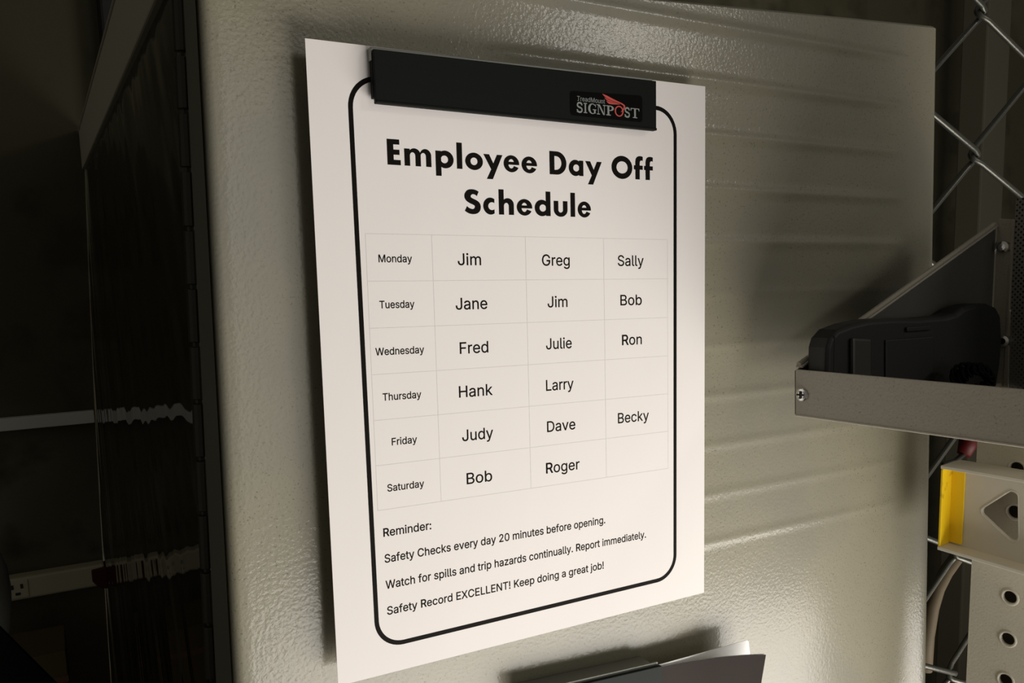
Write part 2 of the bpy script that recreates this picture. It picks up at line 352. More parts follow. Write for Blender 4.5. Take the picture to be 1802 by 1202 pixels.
# letters of the sans-serif text: advance and outlines per character
GL = {"!":[196,[[67,160,63,509,132,509,128,160],[98,-4,89,-4,81,-1,73,3,66,9,60,16,56,24,53,32,52,41,53,50,56,58,60,66,66,73,73,79,81,83,89,86,98,86,107,86,116,83,123,79,130,73,136,66,140,58,143,50,143,41,143,32,140,24,136,16,130,9,123,3,116,-1,107,-4]]],".":[188,[[95,-4,86,-4,78,-1,70,3,63,9,57,16,53,24,50,32,50,41,50,50,53,59,57,66,63,73,70,79,78,83,86,86,95,87,104,86,113,83,121,79,128,73,134,66,138,59,140,50,141,41,140,32,138,24,134,16,128,9,121,3,113,-1,104,-4]]],"0":[453,[[227,-7,199,-5,174,1,151,11,130,24,111,41,95,62,80,86,69,113,60,144,53,178,49,214,48,254,49,294,53,330,60,364,69,395,81,422,95,447,112,467,130,484,151,498,174,508,200,514,227,516,254,514,279,508,302,498,323,484,342,467,358,447,372,422,384,395,393,364,400,330,404,294,405,254,404,214,400,178,393,144,384,113,373,86,359,62,342,41,323,24,302,11,279,1,254,-5],[227,50,245,51,261,56,276,63,290,74,303,87,313,103,323,122,330,144,336,168,340,194,343,223,344,254,343,285,340,314,336,341,330,365,323,387,313,405,303,422,290,435,276,446,261,453,245,458,227,460,209,458,192,453,177,446,163,435,151,422,140,405,131,387,123,365,117,341,113,314,110,285,109,254,110,223,113,194,117,168,123,144,131,122,140,103,151,87,163,74,177,63,192,56,209,51]]],"2":[453,[[64,0,64,47,234,229,282,282,291,294,299,305,305,316,311,327,315,337,318,348,320,360,320,371,319,385,317,397,313,408,308,419,301,428,293,436,283,443,273,449,262,454,250,457,237,459,224,460,209,459,196,457,184,453,172,447,162,441,153,433,145,424,139,413,134,402,130,390,128,376,127,362,66,362,67,384,71,405,77,424,86,442,98,459,111,473,126,486,143,496,162,505,182,511,203,514,225,516,247,514,268,511,288,505,306,497,323,486,337,474,350,461,361,445,370,428,376,411,380,392,381,372,380,358,378,345,375,331,371,318,365,304,357,290,347,275,336,259,322,241,306,223,288,202,267,180,153,60,153,57,389,57,389,0]]],":":[188,[[95,-4,86,-4,78,-1,70,3,63,9,57,16,53,24,50,32,50,41,50,50,53,59,57,66,63,73,70,79,78,83,86,86,95,87,104,86,113,83,121,79,128,73,134,66,138,59,140,50,141,41,140,32,138,24,134,16,128,9,121,3,113,-1,104,-4],[95,271,86,272,78,274,70,278,63,284,57,291,53,299,50,307,50,316,50,325,53,334,57,342,63,349,70,354,78,359,86,361,95,362,104,361,113,359,121,354,128,349,134,342,138,334,140,325,141,316,140,307,138,299,134,291,128,284,121,278,113,274,104,272]]],"B":[456,[[60,0,60,509,241,509,266,508,289,504,310,499,329,491,345,481,359,469,371,456,381,442,388,426,394,410,397,392,398,374,397,358,395,344,392,331,387,320,380,310,373,301,365,293,356,286,347,280,336,275,326,270,315,267,315,262,327,261,339,257,351,252,363,245,374,237,385,227,394,216,402,203,409,189,414,173,417,155,418,136,417,117,413,100,408,83,400,67,390,52,377,39,362,28,344,18,324,10,301,4,275,1,247,0],[125,57,245,57,272,58,296,63,315,70,330,80,341,92,349,105,354,120,355,137,355,149,352,161,348,173,342,184,335,194,327,203,317,211,306,218,293,224,279,228,264,230,248,231,125,231],[125,285,238,285,252,286,265,288,277,291,288,296,299,302,308,309,316,317,323,326,329,337,333,348,335,359,336,372,334,388,330,403,323,417,313,429,299,439,283,446,263,450,240,452,125,452]]],"C":[510,[[267,-7,235,-5,205,1,177,11,150,25,126,42,104,63,86,88,70,115,57,146,48,179,42,215,40,254,42,293,48,329,57,362,70,393,86,421,104,445,126,466,150,484,177,498,205,508,235,514,267,516,286,515,305,513,323,509,340,504,357,498,373,490,388,481,402,471,415,460,427,447,438,433,448,418,456,402,463,385,469,367,473,348,408,348,405,361,401,373,395,384,389,395,382,404,375,413,366,421,357,428,348,435,337,440,327,445,315,449,304,452,292,454,280,455,267,456,245,454,223,450,203,443,184,432,166,419,150,403,137,385,125,364,116,340,109,314,105,285,103,254,105,223,109,194,116,168,125,145,137,123,151,105,166,89,184,76,203,66,223,59,245,54,267,53,280,53,292,55,304,57,315,60,327,64,337,69,348,74,357,81,366,88,375,96,382,105,389,114,395,125,401,136,405,148,408,160,473,160,469,142,463,124,457,107,448,91,438,76,428,62,416,49,402,38,388,28,373,19,357,11,341,5,323,0,305,-4,286,-6]]],"D":[502,[[219,0,96,0,96,57,215,57,244,58,272,63,296,70,318,81,337,94,354,110,368,128,379,149,388,172,394,198,398,226,399,255,398,285,394,312,388,337,379,361,368,381,354,399,338,415,320,428,299,438,275,446,249,450,221,452,93,452,93,509,225,509,261,507,294,501,325,492,353,478,377,461,399,441,418,418,433,391,446,361,455,329,460,293,462,255,460,217,455,181,446,149,433,119,417,92,398,68,376,48,351,31,322,17,291,8,256,2],[125,509,125,0,60,0,60,509]]],"E":[419,[[60,0,60,509,372,509,372,452,125,452,125,286,355,286,355,229,125,229,125,57,375,57,375,0]]],"F":[410,[[60,0,60,509,369,509,369,452,125,452,125,278,346,278,346,221,125,221,125,0]]],"G":[520,[[269,-7,236,-5,205,1,176,11,149,25,125,43,104,64,85,88,69,116,57,146,47,179,42,215,40,254,42,293,47,329,57,362,69,393,85,421,103,445,125,466,149,484,175,498,203,508,233,514,265,516,285,515,304,513,322,509,340,504,358,497,374,489,389,480,403,469,416,458,429,445,439,431,449,416,458,401,465,384,470,367,474,349,408,349,404,361,399,372,393,383,387,393,380,403,373,411,365,420,356,427,347,434,337,439,326,444,315,448,304,452,291,454,279,455,265,456,243,454,222,450,202,443,183,432,166,419,150,404,137,385,125,364,116,340,109,314,105,285,103,254,105,223,109,194,116,168,125,145,137,124,151,105,166,90,184,76,203,66,224,59,246,54,269,53,290,54,309,57,328,63,345,71,360,81,374,93,386,107,396,123,404,141,410,160,414,180,415,202,434,199,283,199,283,256,478,256,478,200,476,170,471,141,463,115,451,91,436,69,419,50,399,33,377,19,352,8,326,0,298,-5]]],"H":[517,[[60,0,60,509,125,509,125,289,392,289,392,509,457,509,457,0,392,0,392,232,125,232,125,0]]],"J":[396,[[185,-7,153,-4,124,3,98,15,75,33,57,55,44,81,36,111,33,145,33,173,98,173,98,145,99,123,104,104,111,88,122,74,134,64,149,56,166,51,185,50,204,51,220,56,235,64,248,74,258,88,266,104,270,123,272,145,272,509,336,509,336,145,334,111,326,81,313,55,294,33,271,15,246,3,217,-4]]],"K":[467,[[104,145,104,216,139,261,174,303,212,344,364,509,448,509,231,276,228,276],[60,0,60,509,125,509,125,334,124,225,125,193,125,0],[372,0,188,259,228,309,449,0]]],"L":[393,[[60,0,60,509,125,509,125,57,361,57,361,0]]],"M":[628,[[60,0,60,509,152,509,277,187,287,159,299,123,311,84,322,49,307,49,318,83,330,121,342,158,352,187,476,509,568,509,568,0,504,0,504,291,504,327,505,369,506,413,507,457,513,457,498,409,482,363,467,322,456,291,342,0,286,0,170,291,159,321,145,361,129,408,112,457,119,457,120,416,121,372,122,328,122,291,122,0]]],"N":[523,[[60,0,60,509,136,509,343,183,363,151,388,107,414,55,405,54,401,108,399,157,399,195,399,509,463,509,463,0,387,0,202,290,177,331,148,381,108,452,119,454,122,384,124,328,125,291,125,0]]],"R":[449,[[60,0,60,509,236,509,264,507,290,504,313,497,333,489,351,478,367,465,380,450,390,433,399,415,405,395,408,374,409,352,408,330,405,309,399,290,390,271,380,255,367,240,351,228,333,217,312,209,289,203,264,199,236,198,96,198,96,255,234,255,252,256,269,258,284,262,298,267,309,273,319,281,327,290,334,300,339,312,342,324,344,338,345,352,344,367,342,380,339,393,334,405,327,415,319,425,309,433,298,440,284,445,269,449,252,451,233,452,125,452,125,0],[353,0,230,229,303,229,428,0]]],"S":[447,[[224,-9,197,-8,172,-4,149,1,128,9,108,19,91,31,76,45,64,60,54,77,46,96,41,115,38,137,104,137,107,123,110,110,116,98,123,88,132,79,142,71,154,64,166,59,180,55,194,52,209,50,224,49,241,50,257,52,272,55,286,60,299,66,311,74,321,82,329,92,336,102,341,114,345,126,346,139,345,151,342,161,338,171,332,179,325,186,316,193,307,199,296,205,284,209,272,214,259,218,245,222,184,239,154,249,128,260,105,274,86,289,71,307,60,326,54,348,52,372,53,393,58,413,65,431,75,448,87,463,102,476,119,488,138,498,158,506,180,511,203,514,227,516,252,514,275,511,296,505,316,498,334,488,351,476,365,463,377,449,387,433,394,415,399,397,401,378,337,378,334,396,326,412,316,426,302,437,286,447,267,453,247,457,225,459,209,458,194,456,180,452,167,448,156,442,145,435,136,427,129,418,123,409,118,398,116,387,115,376,116,363,119,352,124,342,131,334,139,326,148,319,158,313,169,308,180,304,191,300,202,296,212,293,264,279,312,264,324,258,336,252,347,245,359,238,369,229,379,220,387,209,395,198,401,185,405,171,407,155,408,139,407,118,403,99,396,81,386,64,374,48,360,34,343,21,323,11,302,2,278,-4,252,-8]]],"T":[449,[[32,452,32,509,417,509,417,452,257,452,257,0,193,0,193,452]]],"W":[686,[[155,0,16,509,82,509,163,196,175,145,187,94,197,40,189,40,200,94,211,145,224,196,306,509,380,509,462,196,474,145,486,94,497,40,488,40,499,94,510,145,523,196,603,509,670,509,530,0,455,0,368,323,351,391,336,475,350,475,335,395,318,323,230,0]]],"X":[474,[[18,0,217,284,217,236,29,509,104,509,178,400,204,361,223,329,243,292,232,292,252,329,272,361,298,400,374,509,446,509,259,239,259,287,456,0,382,0,292,129,268,165,250,195,230,231,244,231,225,196,206,166,182,129,91,0]]],"a":[389,[[160,-9,142,-8,126,-5,110,-1,94,5,80,12,68,22,57,32,48,45,40,58,35,73,31,90,30,108,31,123,34,138,38,150,43,161,50,171,58,179,67,187,78,193,89,199,100,203,112,207,125,211,178,220,234,227,244,228,252,230,259,232,265,235,270,238,273,243,275,248,276,255,276,257,275,268,273,279,271,288,267,297,262,304,256,311,248,317,240,322,230,326,220,329,208,330,196,331,183,330,171,329,159,326,149,322,140,318,132,313,124,307,118,301,112,294,107,288,103,281,100,274,41,291,48,308,57,322,67,335,79,346,91,355,104,364,118,370,133,375,148,379,163,382,179,384,194,384,204,384,215,383,227,382,239,379,251,376,263,372,275,367,286,360,296,353,306,343,315,333,322,320,329,306,333,290,336,272,337,251,337,0,277,0,277,52,272,52,269,45,264,38,258,32,252,25,244,18,236,12,226,6,215,1,203,-3,190,-6,176,-8],[170,45,187,46,202,49,216,53,228,59,239,66,248,74,257,83,263,93,269,104,272,115,275,126,276,138,276,190,273,188,270,186,265,184,259,182,231,176,200,171,175,168,165,166,154,164,144,162,134,159,125,155,117,150,110,145,103,139,98,132,95,124,93,115,92,105,92,95,94,87,98,79,102,72,107,66,114,61,121,56,130,52,139,49,149,47,159,46]]],"b":[424,[[229,-8,213,-7,198,-5,184,-1,172,4,162,10,153,17,145,24,138,31,118,59,112,59,112,0,53,0,53,509,114,509,114,319,118,319,137,346,144,353,152,360,161,367,171,373,183,378,197,381,212,384,229,384,252,383,274,378,294,371,313,361,330,347,345,332,359,313,370,293,379,270,385,245,389,218,390,189,389,160,385,133,379,108,370,84,359,64,346,45,330,29,313,16,294,5,274,-2,252,-7],[220,47,237,48,253,51,267,57,279,66,291,76,301,88,309,101,316,117,321,133,325,151,327,170,328,189,327,209,325,227,321,245,316,261,309,276,301,290,291,301,280,311,267,319,253,325,237,329,220,330,203,329,188,325,174,320,161,312,150,302,140,291,132,278,125,263,120,247,116,229,113,210,113,189,113,169,116,150,120,132,125,115,132,100,140,86,150,75,162,65,174,57,188,51,204,48]]],"c":[396,[[207,-8,182,-7,159,-2,137,6,117,16,98,30,82,46,68,64,56,85,46,108,40,133,36,159,34,187,36,216,40,243,46,268,56,291,68,312,82,330,98,346,117,360,137,371,159,378,182,383,207,384,221,384,234,383,247,380,260,377,272,373,284,368,295,362,305,356,315,349,324,341,332,332,340,322,347,312,353,301,358,289,362,277,303,262,301,269,298,276,294,283,290,289,286,295,281,301,276,306,270,311,264,315,257,319,250,322,242,325,234,327,226,329,217,329,207,330,189,329,173,325,158,319,145,310,134,300,124,287,115,274,108,258,103,242,99,224,97,206,96,187,97,169,99,151,103,134,108,117,115,102,124,89,134,76,145,66,158,57,173,51,189,48,207,46,217,47,226,48,234,49,243,52,250,54,258,58,264,62,271,66,277,71,282,76,287,82,292,89,296,95,299,102,302,110,304,117,363,102,359,90,354,78,348,67,341,56,334,46,325,37,316,29,306,21,296,15,285,9,273,4,261,-1,248,-4,235,-6,221,-8]]],"d":[424,[[195,-8,172,-7,151,-2,130,5,111,16,94,29,79,45,66,64,55,84,46,108,39,133,35,160,34,189,35,218,39,245,46,270,55,293,66,313,79,332,95,347,112,361,131,371,151,378,173,383,196,384,213,384,228,381,241,378,253,373,263,367,272,360,280,353,287,346,306,319,311,319,311,509,372,509,372,0,313,0,313,59,307,59,287,31,280,24,272,17,263,10,252,4,241,-1,227,-5,212,-7],[205,47,221,48,236,51,250,57,263,65,274,75,284,86,293,100,299,115,305,132,309,150,311,169,312,189,311,210,309,229,305,247,300,263,293,278,284,291,275,302,263,312,251,320,237,325,221,329,205,330,187,329,172,325,157,319,145,311,133,301,124,290,115,276,108,261,103,245,99,227,97,209,96,189,97,170,99,151,103,133,109,117,115,101,124,88,134,76,145,66,158,57,172,51,188,48]]],"e":[404,[[212,-8,185,-7,161,-2,138,6,117,16,98,30,82,46,68,64,56,85,46,108,40,132,35,159,34,187,35,215,39,242,46,267,55,290,67,311,81,329,97,346,115,359,135,370,157,378,180,383,205,384,221,384,236,382,251,379,266,374,280,368,294,361,307,351,319,341,331,329,341,315,350,299,357,282,363,263,368,242,370,219,371,194,371,169,75,169,75,221,338,221,310,202,309,220,307,237,303,254,298,269,291,282,283,294,273,305,263,314,250,321,237,326,222,329,205,330,189,329,173,326,159,321,146,313,135,304,125,294,116,282,109,270,103,256,99,241,97,226,96,211,96,178,97,157,100,139,104,122,110,106,118,92,128,80,139,70,151,61,165,55,179,50,195,47,212,46,224,47,234,48,244,50,254,53,263,56,271,61,278,66,285,73,292,80,297,88,302,96,306,105,365,91,360,77,353,63,345,51,335,39,324,29,311,19,298,11,283,4,266,-1,249,-5,231,-7]]],"f":[254,[[228,379,228,327,6,327,6,379],[81,0,81,432,82,447,84,461,89,474,96,486,104,496,113,505,124,513,135,519,148,524,161,527,174,529,187,530,197,530,207,529,215,528,222,527,243,521,227,468,215,472,195,474,182,473,171,470,162,466,154,460,149,452,145,443,142,431,142,419,142,0]]],"g":[425,[[207,-151,187,-150,168,-148,150,-144,134,-140,119,-134,105,-127,93,-119,82,-110,73,-101,64,-91,57,-80,51,-69,101,-41,122,-66,128,-72,136,-78,145,-83,154,-88,165,-92,178,-95,192,-97,207,-97,229,-96,249,-92,267,-85,282,-75,295,-62,304,-47,310,-28,311,-6,311,68,306,68,287,41,280,34,272,28,263,21,252,16,241,11,227,8,212,5,195,5,173,6,152,10,132,17,113,27,95,39,80,53,67,71,55,90,46,112,39,136,35,163,34,191,35,220,39,246,46,271,55,293,66,314,80,332,95,347,112,361,131,371,152,378,173,383,196,384,213,384,228,382,242,378,253,373,264,367,273,360,281,353,288,346,308,319,313,319,313,379,372,379,372,-9,371,-32,367,-54,360,-73,350,-90,338,-104,324,-117,308,-127,291,-136,271,-142,251,-147,229,-150],[205,59,222,60,237,63,251,68,264,75,275,84,285,95,293,107,300,121,305,137,309,154,312,172,312,193,312,212,309,231,305,248,300,264,293,278,285,291,275,303,264,312,251,320,237,325,222,329,205,330,188,329,172,325,158,320,145,312,134,302,124,290,115,277,109,262,103,246,99,229,97,212,96,193,97,173,99,155,103,138,109,123,116,108,124,96,134,85,145,76,158,68,172,63,188,60]]],"h":[410,[[114,227,114,0,53,0,53,509,114,509,114,287,102,287,112,312,124,332,137,349,152,362,169,372,187,379,207,383,227,384,246,383,264,380,280,376,295,369,309,360,321,349,332,336,341,321,348,304,353,285,356,264,357,240,357,0,296,0,296,235,295,256,290,275,283,291,273,304,260,315,246,323,229,328,210,329,197,328,184,326,172,322,161,317,150,311,141,303,133,293,126,283,121,271,117,257,114,243]]],"i":[167,[[53,0,53,379,114,379,114,0],[84,443,75,444,67,446,60,449,54,455,48,461,44,468,42,475,41,483,42,491,44,499,48,506,54,512,60,517,67,521,75,523,84,524,92,523,100,521,107,517,114,512,119,506,123,499,126,491,126,483,126,475,123,468,119,461,114,455,107,449,100,446,92,444]]],"j":[167,[[53,379,114,379,114,-30,113,-47,111,-63,107,-77,102,-90,95,-102,86,-113,76,-122,65,-129,52,-135,37,-139,21,-142,4,-143,-10,-143,-10,-87,2,-87,14,-86,25,-83,34,-78,40,-72,46,-64,50,-54,52,-42,53,-29],[83,443,75,444,67,446,60,449,53,455,48,461,44,468,42,475,41,483,42,491,44,499,48,506,53,512,60,517,67,521,75,523,83,524,92,523,100,521,107,517,114,512,119,506,123,499,125,491,126,483,125,475,123,468,119,461,114,455,107,449,100,446,92,444]]],"k":[381,[[110,137,110,212,121,212,284,379,360,379,184,199,177,199],[53,0,53,509,114,509,114,0],[294,0,148,186,191,229,372,0]]],"l":[189,[[139,-2,119,-1,101,3,86,10,74,20,65,33,58,47,54,65,53,84,53,509,114,509,114,99,114,87,115,77,117,68,120,62,124,58,130,54,137,53,146,52,160,53,170,54,181,3,162,-1]]],"m":[610,[[53,0,53,379,112,379,112,295,108,295,112,310,118,323,125,335,132,346,141,355,151,363,161,370,172,376,183,380,195,384,207,386,219,386,239,385,257,380,273,372,287,361,299,347,309,331,316,314,321,295,312,295,317,308,322,321,329,332,337,343,347,353,357,361,368,369,381,375,394,380,407,383,422,385,437,386,453,385,468,383,483,378,497,372,510,364,522,354,532,342,541,328,548,313,553,296,556,276,557,255,557,0,496,0,496,254,494,273,490,289,483,302,473,313,460,321,447,326,433,329,419,330,406,330,395,328,384,324,374,320,365,314,358,307,351,299,345,290,341,280,338,270,336,259,335,247,335,0,274,0,274,260,273,275,269,288,262,301,253,311,242,320,229,326,215,329,199,330,188,330,178,328,168,325,158,320,148,314,140,307,132,299,126,289,121,278,117,266,114,253,114,238,114,0]]],"n":[410,[[114,227,114,0,53,0,53,379,112,379,112,287,102,287,112,312,124,332,137,349,152,362,169,372,187,379,207,383,227,384,246,383,264,380,280,376,295,369,309,360,321,349,332,336,341,321,348,304,353,285,356,264,357,240,357,0,296,0,296,235,295,256,290,275,283,291,273,304,260,315,246,323,229,328,210,329,197,328,184,326,172,322,161,317,150,311,141,303,133,293,126,283,121,271,117,257,114,243]]],"o":[415,[[207,-8,182,-7,159,-2,137,6,117,16,98,30,82,46,68,64,56,85,46,108,40,133,36,159,34,187,36,216,40,243,46,268,56,291,68,312,82,330,98,346,117,360,137,371,159,378,182,383,207,384,233,383,256,378,278,371,299,360,317,346,333,330,347,312,359,291,369,268,376,243,380,216,381,187,380,159,376,133,369,108,359,85,347,64,333,46,317,30,299,16,278,6,256,-2,233,-7],[207,46,226,48,242,51,257,57,270,66,282,76,292,89,300,102,307,117,312,134,316,151,318,169,319,187,318,206,316,224,312,242,307,258,300,274,292,287,282,300,270,310,257,319,242,325,226,329,207,330,189,329,173,325,158,319,145,310,134,300,124,287,115,274,108,258,103,242,99,224,97,206,96,187,97,169,99,151,103,134,108,117,115,102,124,89,134,76,145,66,158,57,173,51,189,48]]],"p":[424,[[53,-143,53,379,112,379,112,319,118,319,137,346,144,353,152,360,161,367,171,373,183,378,197,381,212,384,229,384,252,383,274,378,294,371,313,361,330,347,345,332,359,313,370,293,379,270,385,245,389,218,390,189,389,160,385,133,379,108,370,84,359,64,346,45,330,29,313,16,294,5,274,-2,252,-7,229,-8,213,-7,198,-5,184,-1,173,4,162,10,153,17,145,24,138,31,118,59,114,59,114,-143],[220,47,237,48,253,51,267,57,279,66,291,76,301,88,309,101,316,117,321,133,325,151,327,170,328,189,327,209,325,227,321,245,316,261,309,276,301,290,291,301,280,311,267,319,253,325,237,329,220,330,203,329,188,325,174,320,161,312,150,302,140,291,132,278,125,263,120,247,116,229,113,210,113,189,113,169,116,150,120,132,125,115,132,100,140,86,150,75,162,65,174,57,188,51,204,48]]],"r":[259,[[53,0,53,379,112,379,112,321,115,321,122,335,130,347,140,358,152,367,166,375,181,380,196,384,213,385,229,384,243,384,243,322,230,324,207,326,194,325,182,323,170,319,159,315,149,309,140,301,132,293,126,284,121,273,117,262,114,250,114,237,114,0]]],"s":[365,[[182,-8,163,-7,145,-5,128,-2,112,3,98,10,84,18,72,27,62,38,53,50,45,63,40,78,36,94,94,107,99,92,105,79,114,69,124,60,136,54,150,49,165,46,181,45,200,46,217,50,232,55,244,62,255,71,262,81,267,91,268,103,267,112,265,121,260,129,254,136,246,142,237,147,225,151,212,155,149,170,125,177,104,186,87,196,72,208,61,222,53,237,48,255,47,274,48,290,51,305,57,319,65,332,75,343,87,354,100,363,115,370,131,377,149,381,167,384,187,384,206,384,223,381,239,378,254,372,267,366,279,358,290,349,299,339,307,328,314,316,319,303,324,290,268,277,264,288,258,298,251,307,243,316,232,323,219,328,205,331,187,333,171,332,156,329,143,324,131,317,121,308,114,299,110,289,109,277,110,267,112,258,117,250,124,243,133,237,144,232,157,227,172,223,229,209,254,202,275,194,292,183,306,171,317,158,325,142,330,125,331,107,330,90,326,75,321,61,312,47,302,35,290,24,276,15,260,6,242,0,223,-5,203,-7]]],"t":[227,[[204,379,204,327,6,327,6,379],[65,471,126,471,126,98,127,86,128,76,132,68,136,61,142,56,150,53,159,51,170,50,185,51,202,54,213,2,192,-3,168,-4,145,-3,125,2,107,10,92,21,80,35,72,52,67,71,65,93]]],"u":[410,[[182,-5,164,-4,146,-1,130,4,115,11,101,20,89,31,78,44,69,59,62,76,57,95,54,116,53,139,53,379,114,379,114,144,115,123,119,105,127,89,137,75,150,64,164,56,181,52,200,50,213,51,226,53,238,57,249,62,259,69,268,77,276,86,283,97,289,109,293,122,295,137,296,153,296,379,357,379,357,0,298,0,298,92,307,92,297,67,286,47,272,30,257,17,240,7,222,0,203,-4]]],"v":[389,[[163,0,17,379,84,379,165,155,171,138,177,121,182,104,187,87,206,21,184,21,203,87,207,104,213,121,218,138,224,155,305,379,371,379,226,0]]],"y":[389,[[47,-139,61,-86,71,-87,80,-89,88,-90,96,-90,104,-89,111,-87,118,-84,124,-80,130,-74,136,-67,141,-58,146,-48,151,-36,163,-1,17,379,84,379,165,155,171,138,177,121,182,104,187,87,206,21,184,21,202,87,224,155,305,379,371,379,204,-58,198,-72,191,-85,184,-97,177,-107,168,-116,159,-124,150,-130,139,-136,128,-140,117,-143,104,-145,91,-145,65,-143]]],"z":[380,[[42,0,42,46,254,320,254,323,48,323,48,379,333,379,333,331,126,60,126,56,339,56,339,0]]]}
GL['R'][1] = [[60,0,60,509,236,509,290,504,333,489,367,465,390,433,405,395,409,352,405,309,390,271,367,240,333,217,290,203,236,198,137,198,137,0],
              [137,265,231,265,270,269,300,281,320,303,332,352,320,403,300,425,270,437,231,441,137,441], [353,0,230,229,316,229,440,0]]
def halo(l, d):                       # thin quads along an outline, to give the strokes a little more weight
    l = [p for i, p in enumerate(l) if p != l[i-1]]; out = []
    for i in range(len(l)):
        a, b = Vector(l[i-1]), Vector(l[i]); u = (b-a).normalized()*d; v = Vector((-u.y, u.x))
        out.append([(a-u*.4+v)[:], (b+u*.4+v)[:], (b+u*.4-v)[:], (a-u*.4-v)[:]])
    return out
def text(s, x0, x1, y0, cap, name, slope=SLP, wt=11):
    loops = []; x = 0; lo = 1e9; hi = -1e9
    for ch in s:
        if ch == ' ': x += 195; continue
        adv, pl = GL[ch]
        ls = [[(p[i] + x, p[i+1]) for i in range(0, len(p), 2)] for p in pl]
        for l in ls:
            for a, _ in l: lo = min(lo, a); hi = max(hi, a)
        loops.append(ls); x += adv
    sx = (x1 - x0) / (hi - lo); sy = cap / 509.0
    f = Flat()
    for ls in loops:
        L2 = [[(x0 + (a-lo)*sx, y0 + b_*sy + slope*(a-lo)*sx) for a, b_ in l] for l in ls]
        # split dotted letters: group holes with the outline that holds them
        outs = []
        def area2(l): return sum(l[i-1][0]*l[i][1] - l[i][0]*l[i-1][1] for i in range(len(l)))
        L2.sort(key=lambda l: -abs(area2(l)))
        for l in L2:
            for g in outs:
                xs = [p[0] for p in g[0]]; ys_ = [p[1] for p in g[0]]
                if min(xs) < l[0][0] < max(xs) and min(ys_) < l[0][1] < max(ys_) and area2(l)*area2(g[0]) < 0: g.append(l); break
            else: outs.append([l])
        for g in outs: f.poly(g)
        for l in ls:
            for qd in halo(l, wt): 
                f.m.add([f.fn(x0 + (a-lo)*sx, y0 + b_*sy + slope*(a-lo)*sx) for a, b_ in qd], [(0, 1, 2, 3)])
    return f.build(name, INK, sheet)
for s, x0, x1, y in (('Monday', 1.097, 1.717, -3.588), ('Tuesday', 1.079, 1.730, -4.382), ('Wednesday', 0.967, 1.884, -5.196), ('Thursday', 1.065, 1.796, -6.0), ('Friday', 1.199, 1.680, -6.811), ('Saturday', 1.079, 1.786, -7.636)):
    text(s, x0, x1, y, 0.128, 'printed_day')
for s, x0, x1, y in (('Jim', 2.616, 3.086, -3.652), ('Greg', 4.405, 5.033, -3.678), ('Sally', 6.195, 6.845, -3.700),
                     ('Jane', 2.546, 3.191, -4.454), ('Jim', 4.514, 4.965, -4.479), ('Bob', 6.251, 6.791, -4.495),
                     ('Fred', 2.599, 3.186, -5.264), ('Julie', 4.459, 5.049, -5.289), ('Ron', 6.282, 6.785, -5.306),
                     ('Hank', 2.554, 3.251, -6.07), ('Larry', 4.440, 5.076, -6.098),
                     ('Judy', 2.591, 3.238, -6.892), ('Dave', 4.444, 5.104, -6.914), ('Becky', 6.161, 6.958, -6.912),
                     ('Bob', 2.655, 3.191, -7.716), ('Roger', 4.401, 5.191, -7.738)):
    text(s, x0, x1, y, 0.209, 'printed_name', wt=7)
text('Reminder:', 0.967, 1.896, -8.445, 0.150, 'printed_reminder', -0.012)
text('Safety Checks every day 20 minutes before opening.', 0.970, 5.806, -8.927, 0.150, 'printed_reminder', -0.008)
text('Watch for spills and trip hazards continually. Report immediately.', 0.968, 6.863, -9.413, 0.150, 'printed_reminder', -0.0063)
text('Safety Record EXCELLENT! Keep doing a great job!', 0.975, 5.754, -9.90, 0.150, 'printed_reminder', -0.0055)
# bold geometric title letters, unit box: x 0..1, y in cap heights
def rc(x0, y0, x1, y1): return [[(x0, y0), (x1, y0), (x1, y1), (x0, y1)]]
def el(cx, cy, rx, ry, a0=0, a1=360, n=36):
    return [(cx + rx*math.cos(math.radians(a0+(a1-a0)*k/n)), cy + ry*math.sin(math.radians(a0+(a1-a0)*k/n))) for k in range(n + (0 if abs(a1-a0) == 360 else 1))]
def ringp(o, i): return [o, i[::-1]]
def arc(o, i): return [o + i[::-1]]
XH = 0.674
HOOK = [(.16, .62), (.16, .80), (.21, .93), (.34, 1.02), (.55, 1.065), (.80, 1.07), (1.0, 1.05), (1.0, .855), (.88, .875), (.76, .865), (.68, .82), (.66, .74), (.66, .62)]
SP = [(247,115),(228,102),(205,92),(180,86),(155,85),(130,88),(105,97),(86,114),(72,135),(63,158),(60,180),(62,205),(70,225),(82,245),(100,262),(124,277),(150,290),(172,300),(185,308),(192,318),(193,330),(189,344),(180,355),(168,360),(155,360),(137,355),(120,347),(105,335),(92,322),(62,388),(84,406),(110,420),(137,429),(165,432),(196,429),(225,418),(247,399),(262,375),(269,348),(270,320),(266,294),(255,270),(238,251),(215,235),(188,222),(160,208),(148,199),(143,190),(144,175),(150,165),(160,156),(172,153),(186,154),(200,160),(212,169),(222,180)]
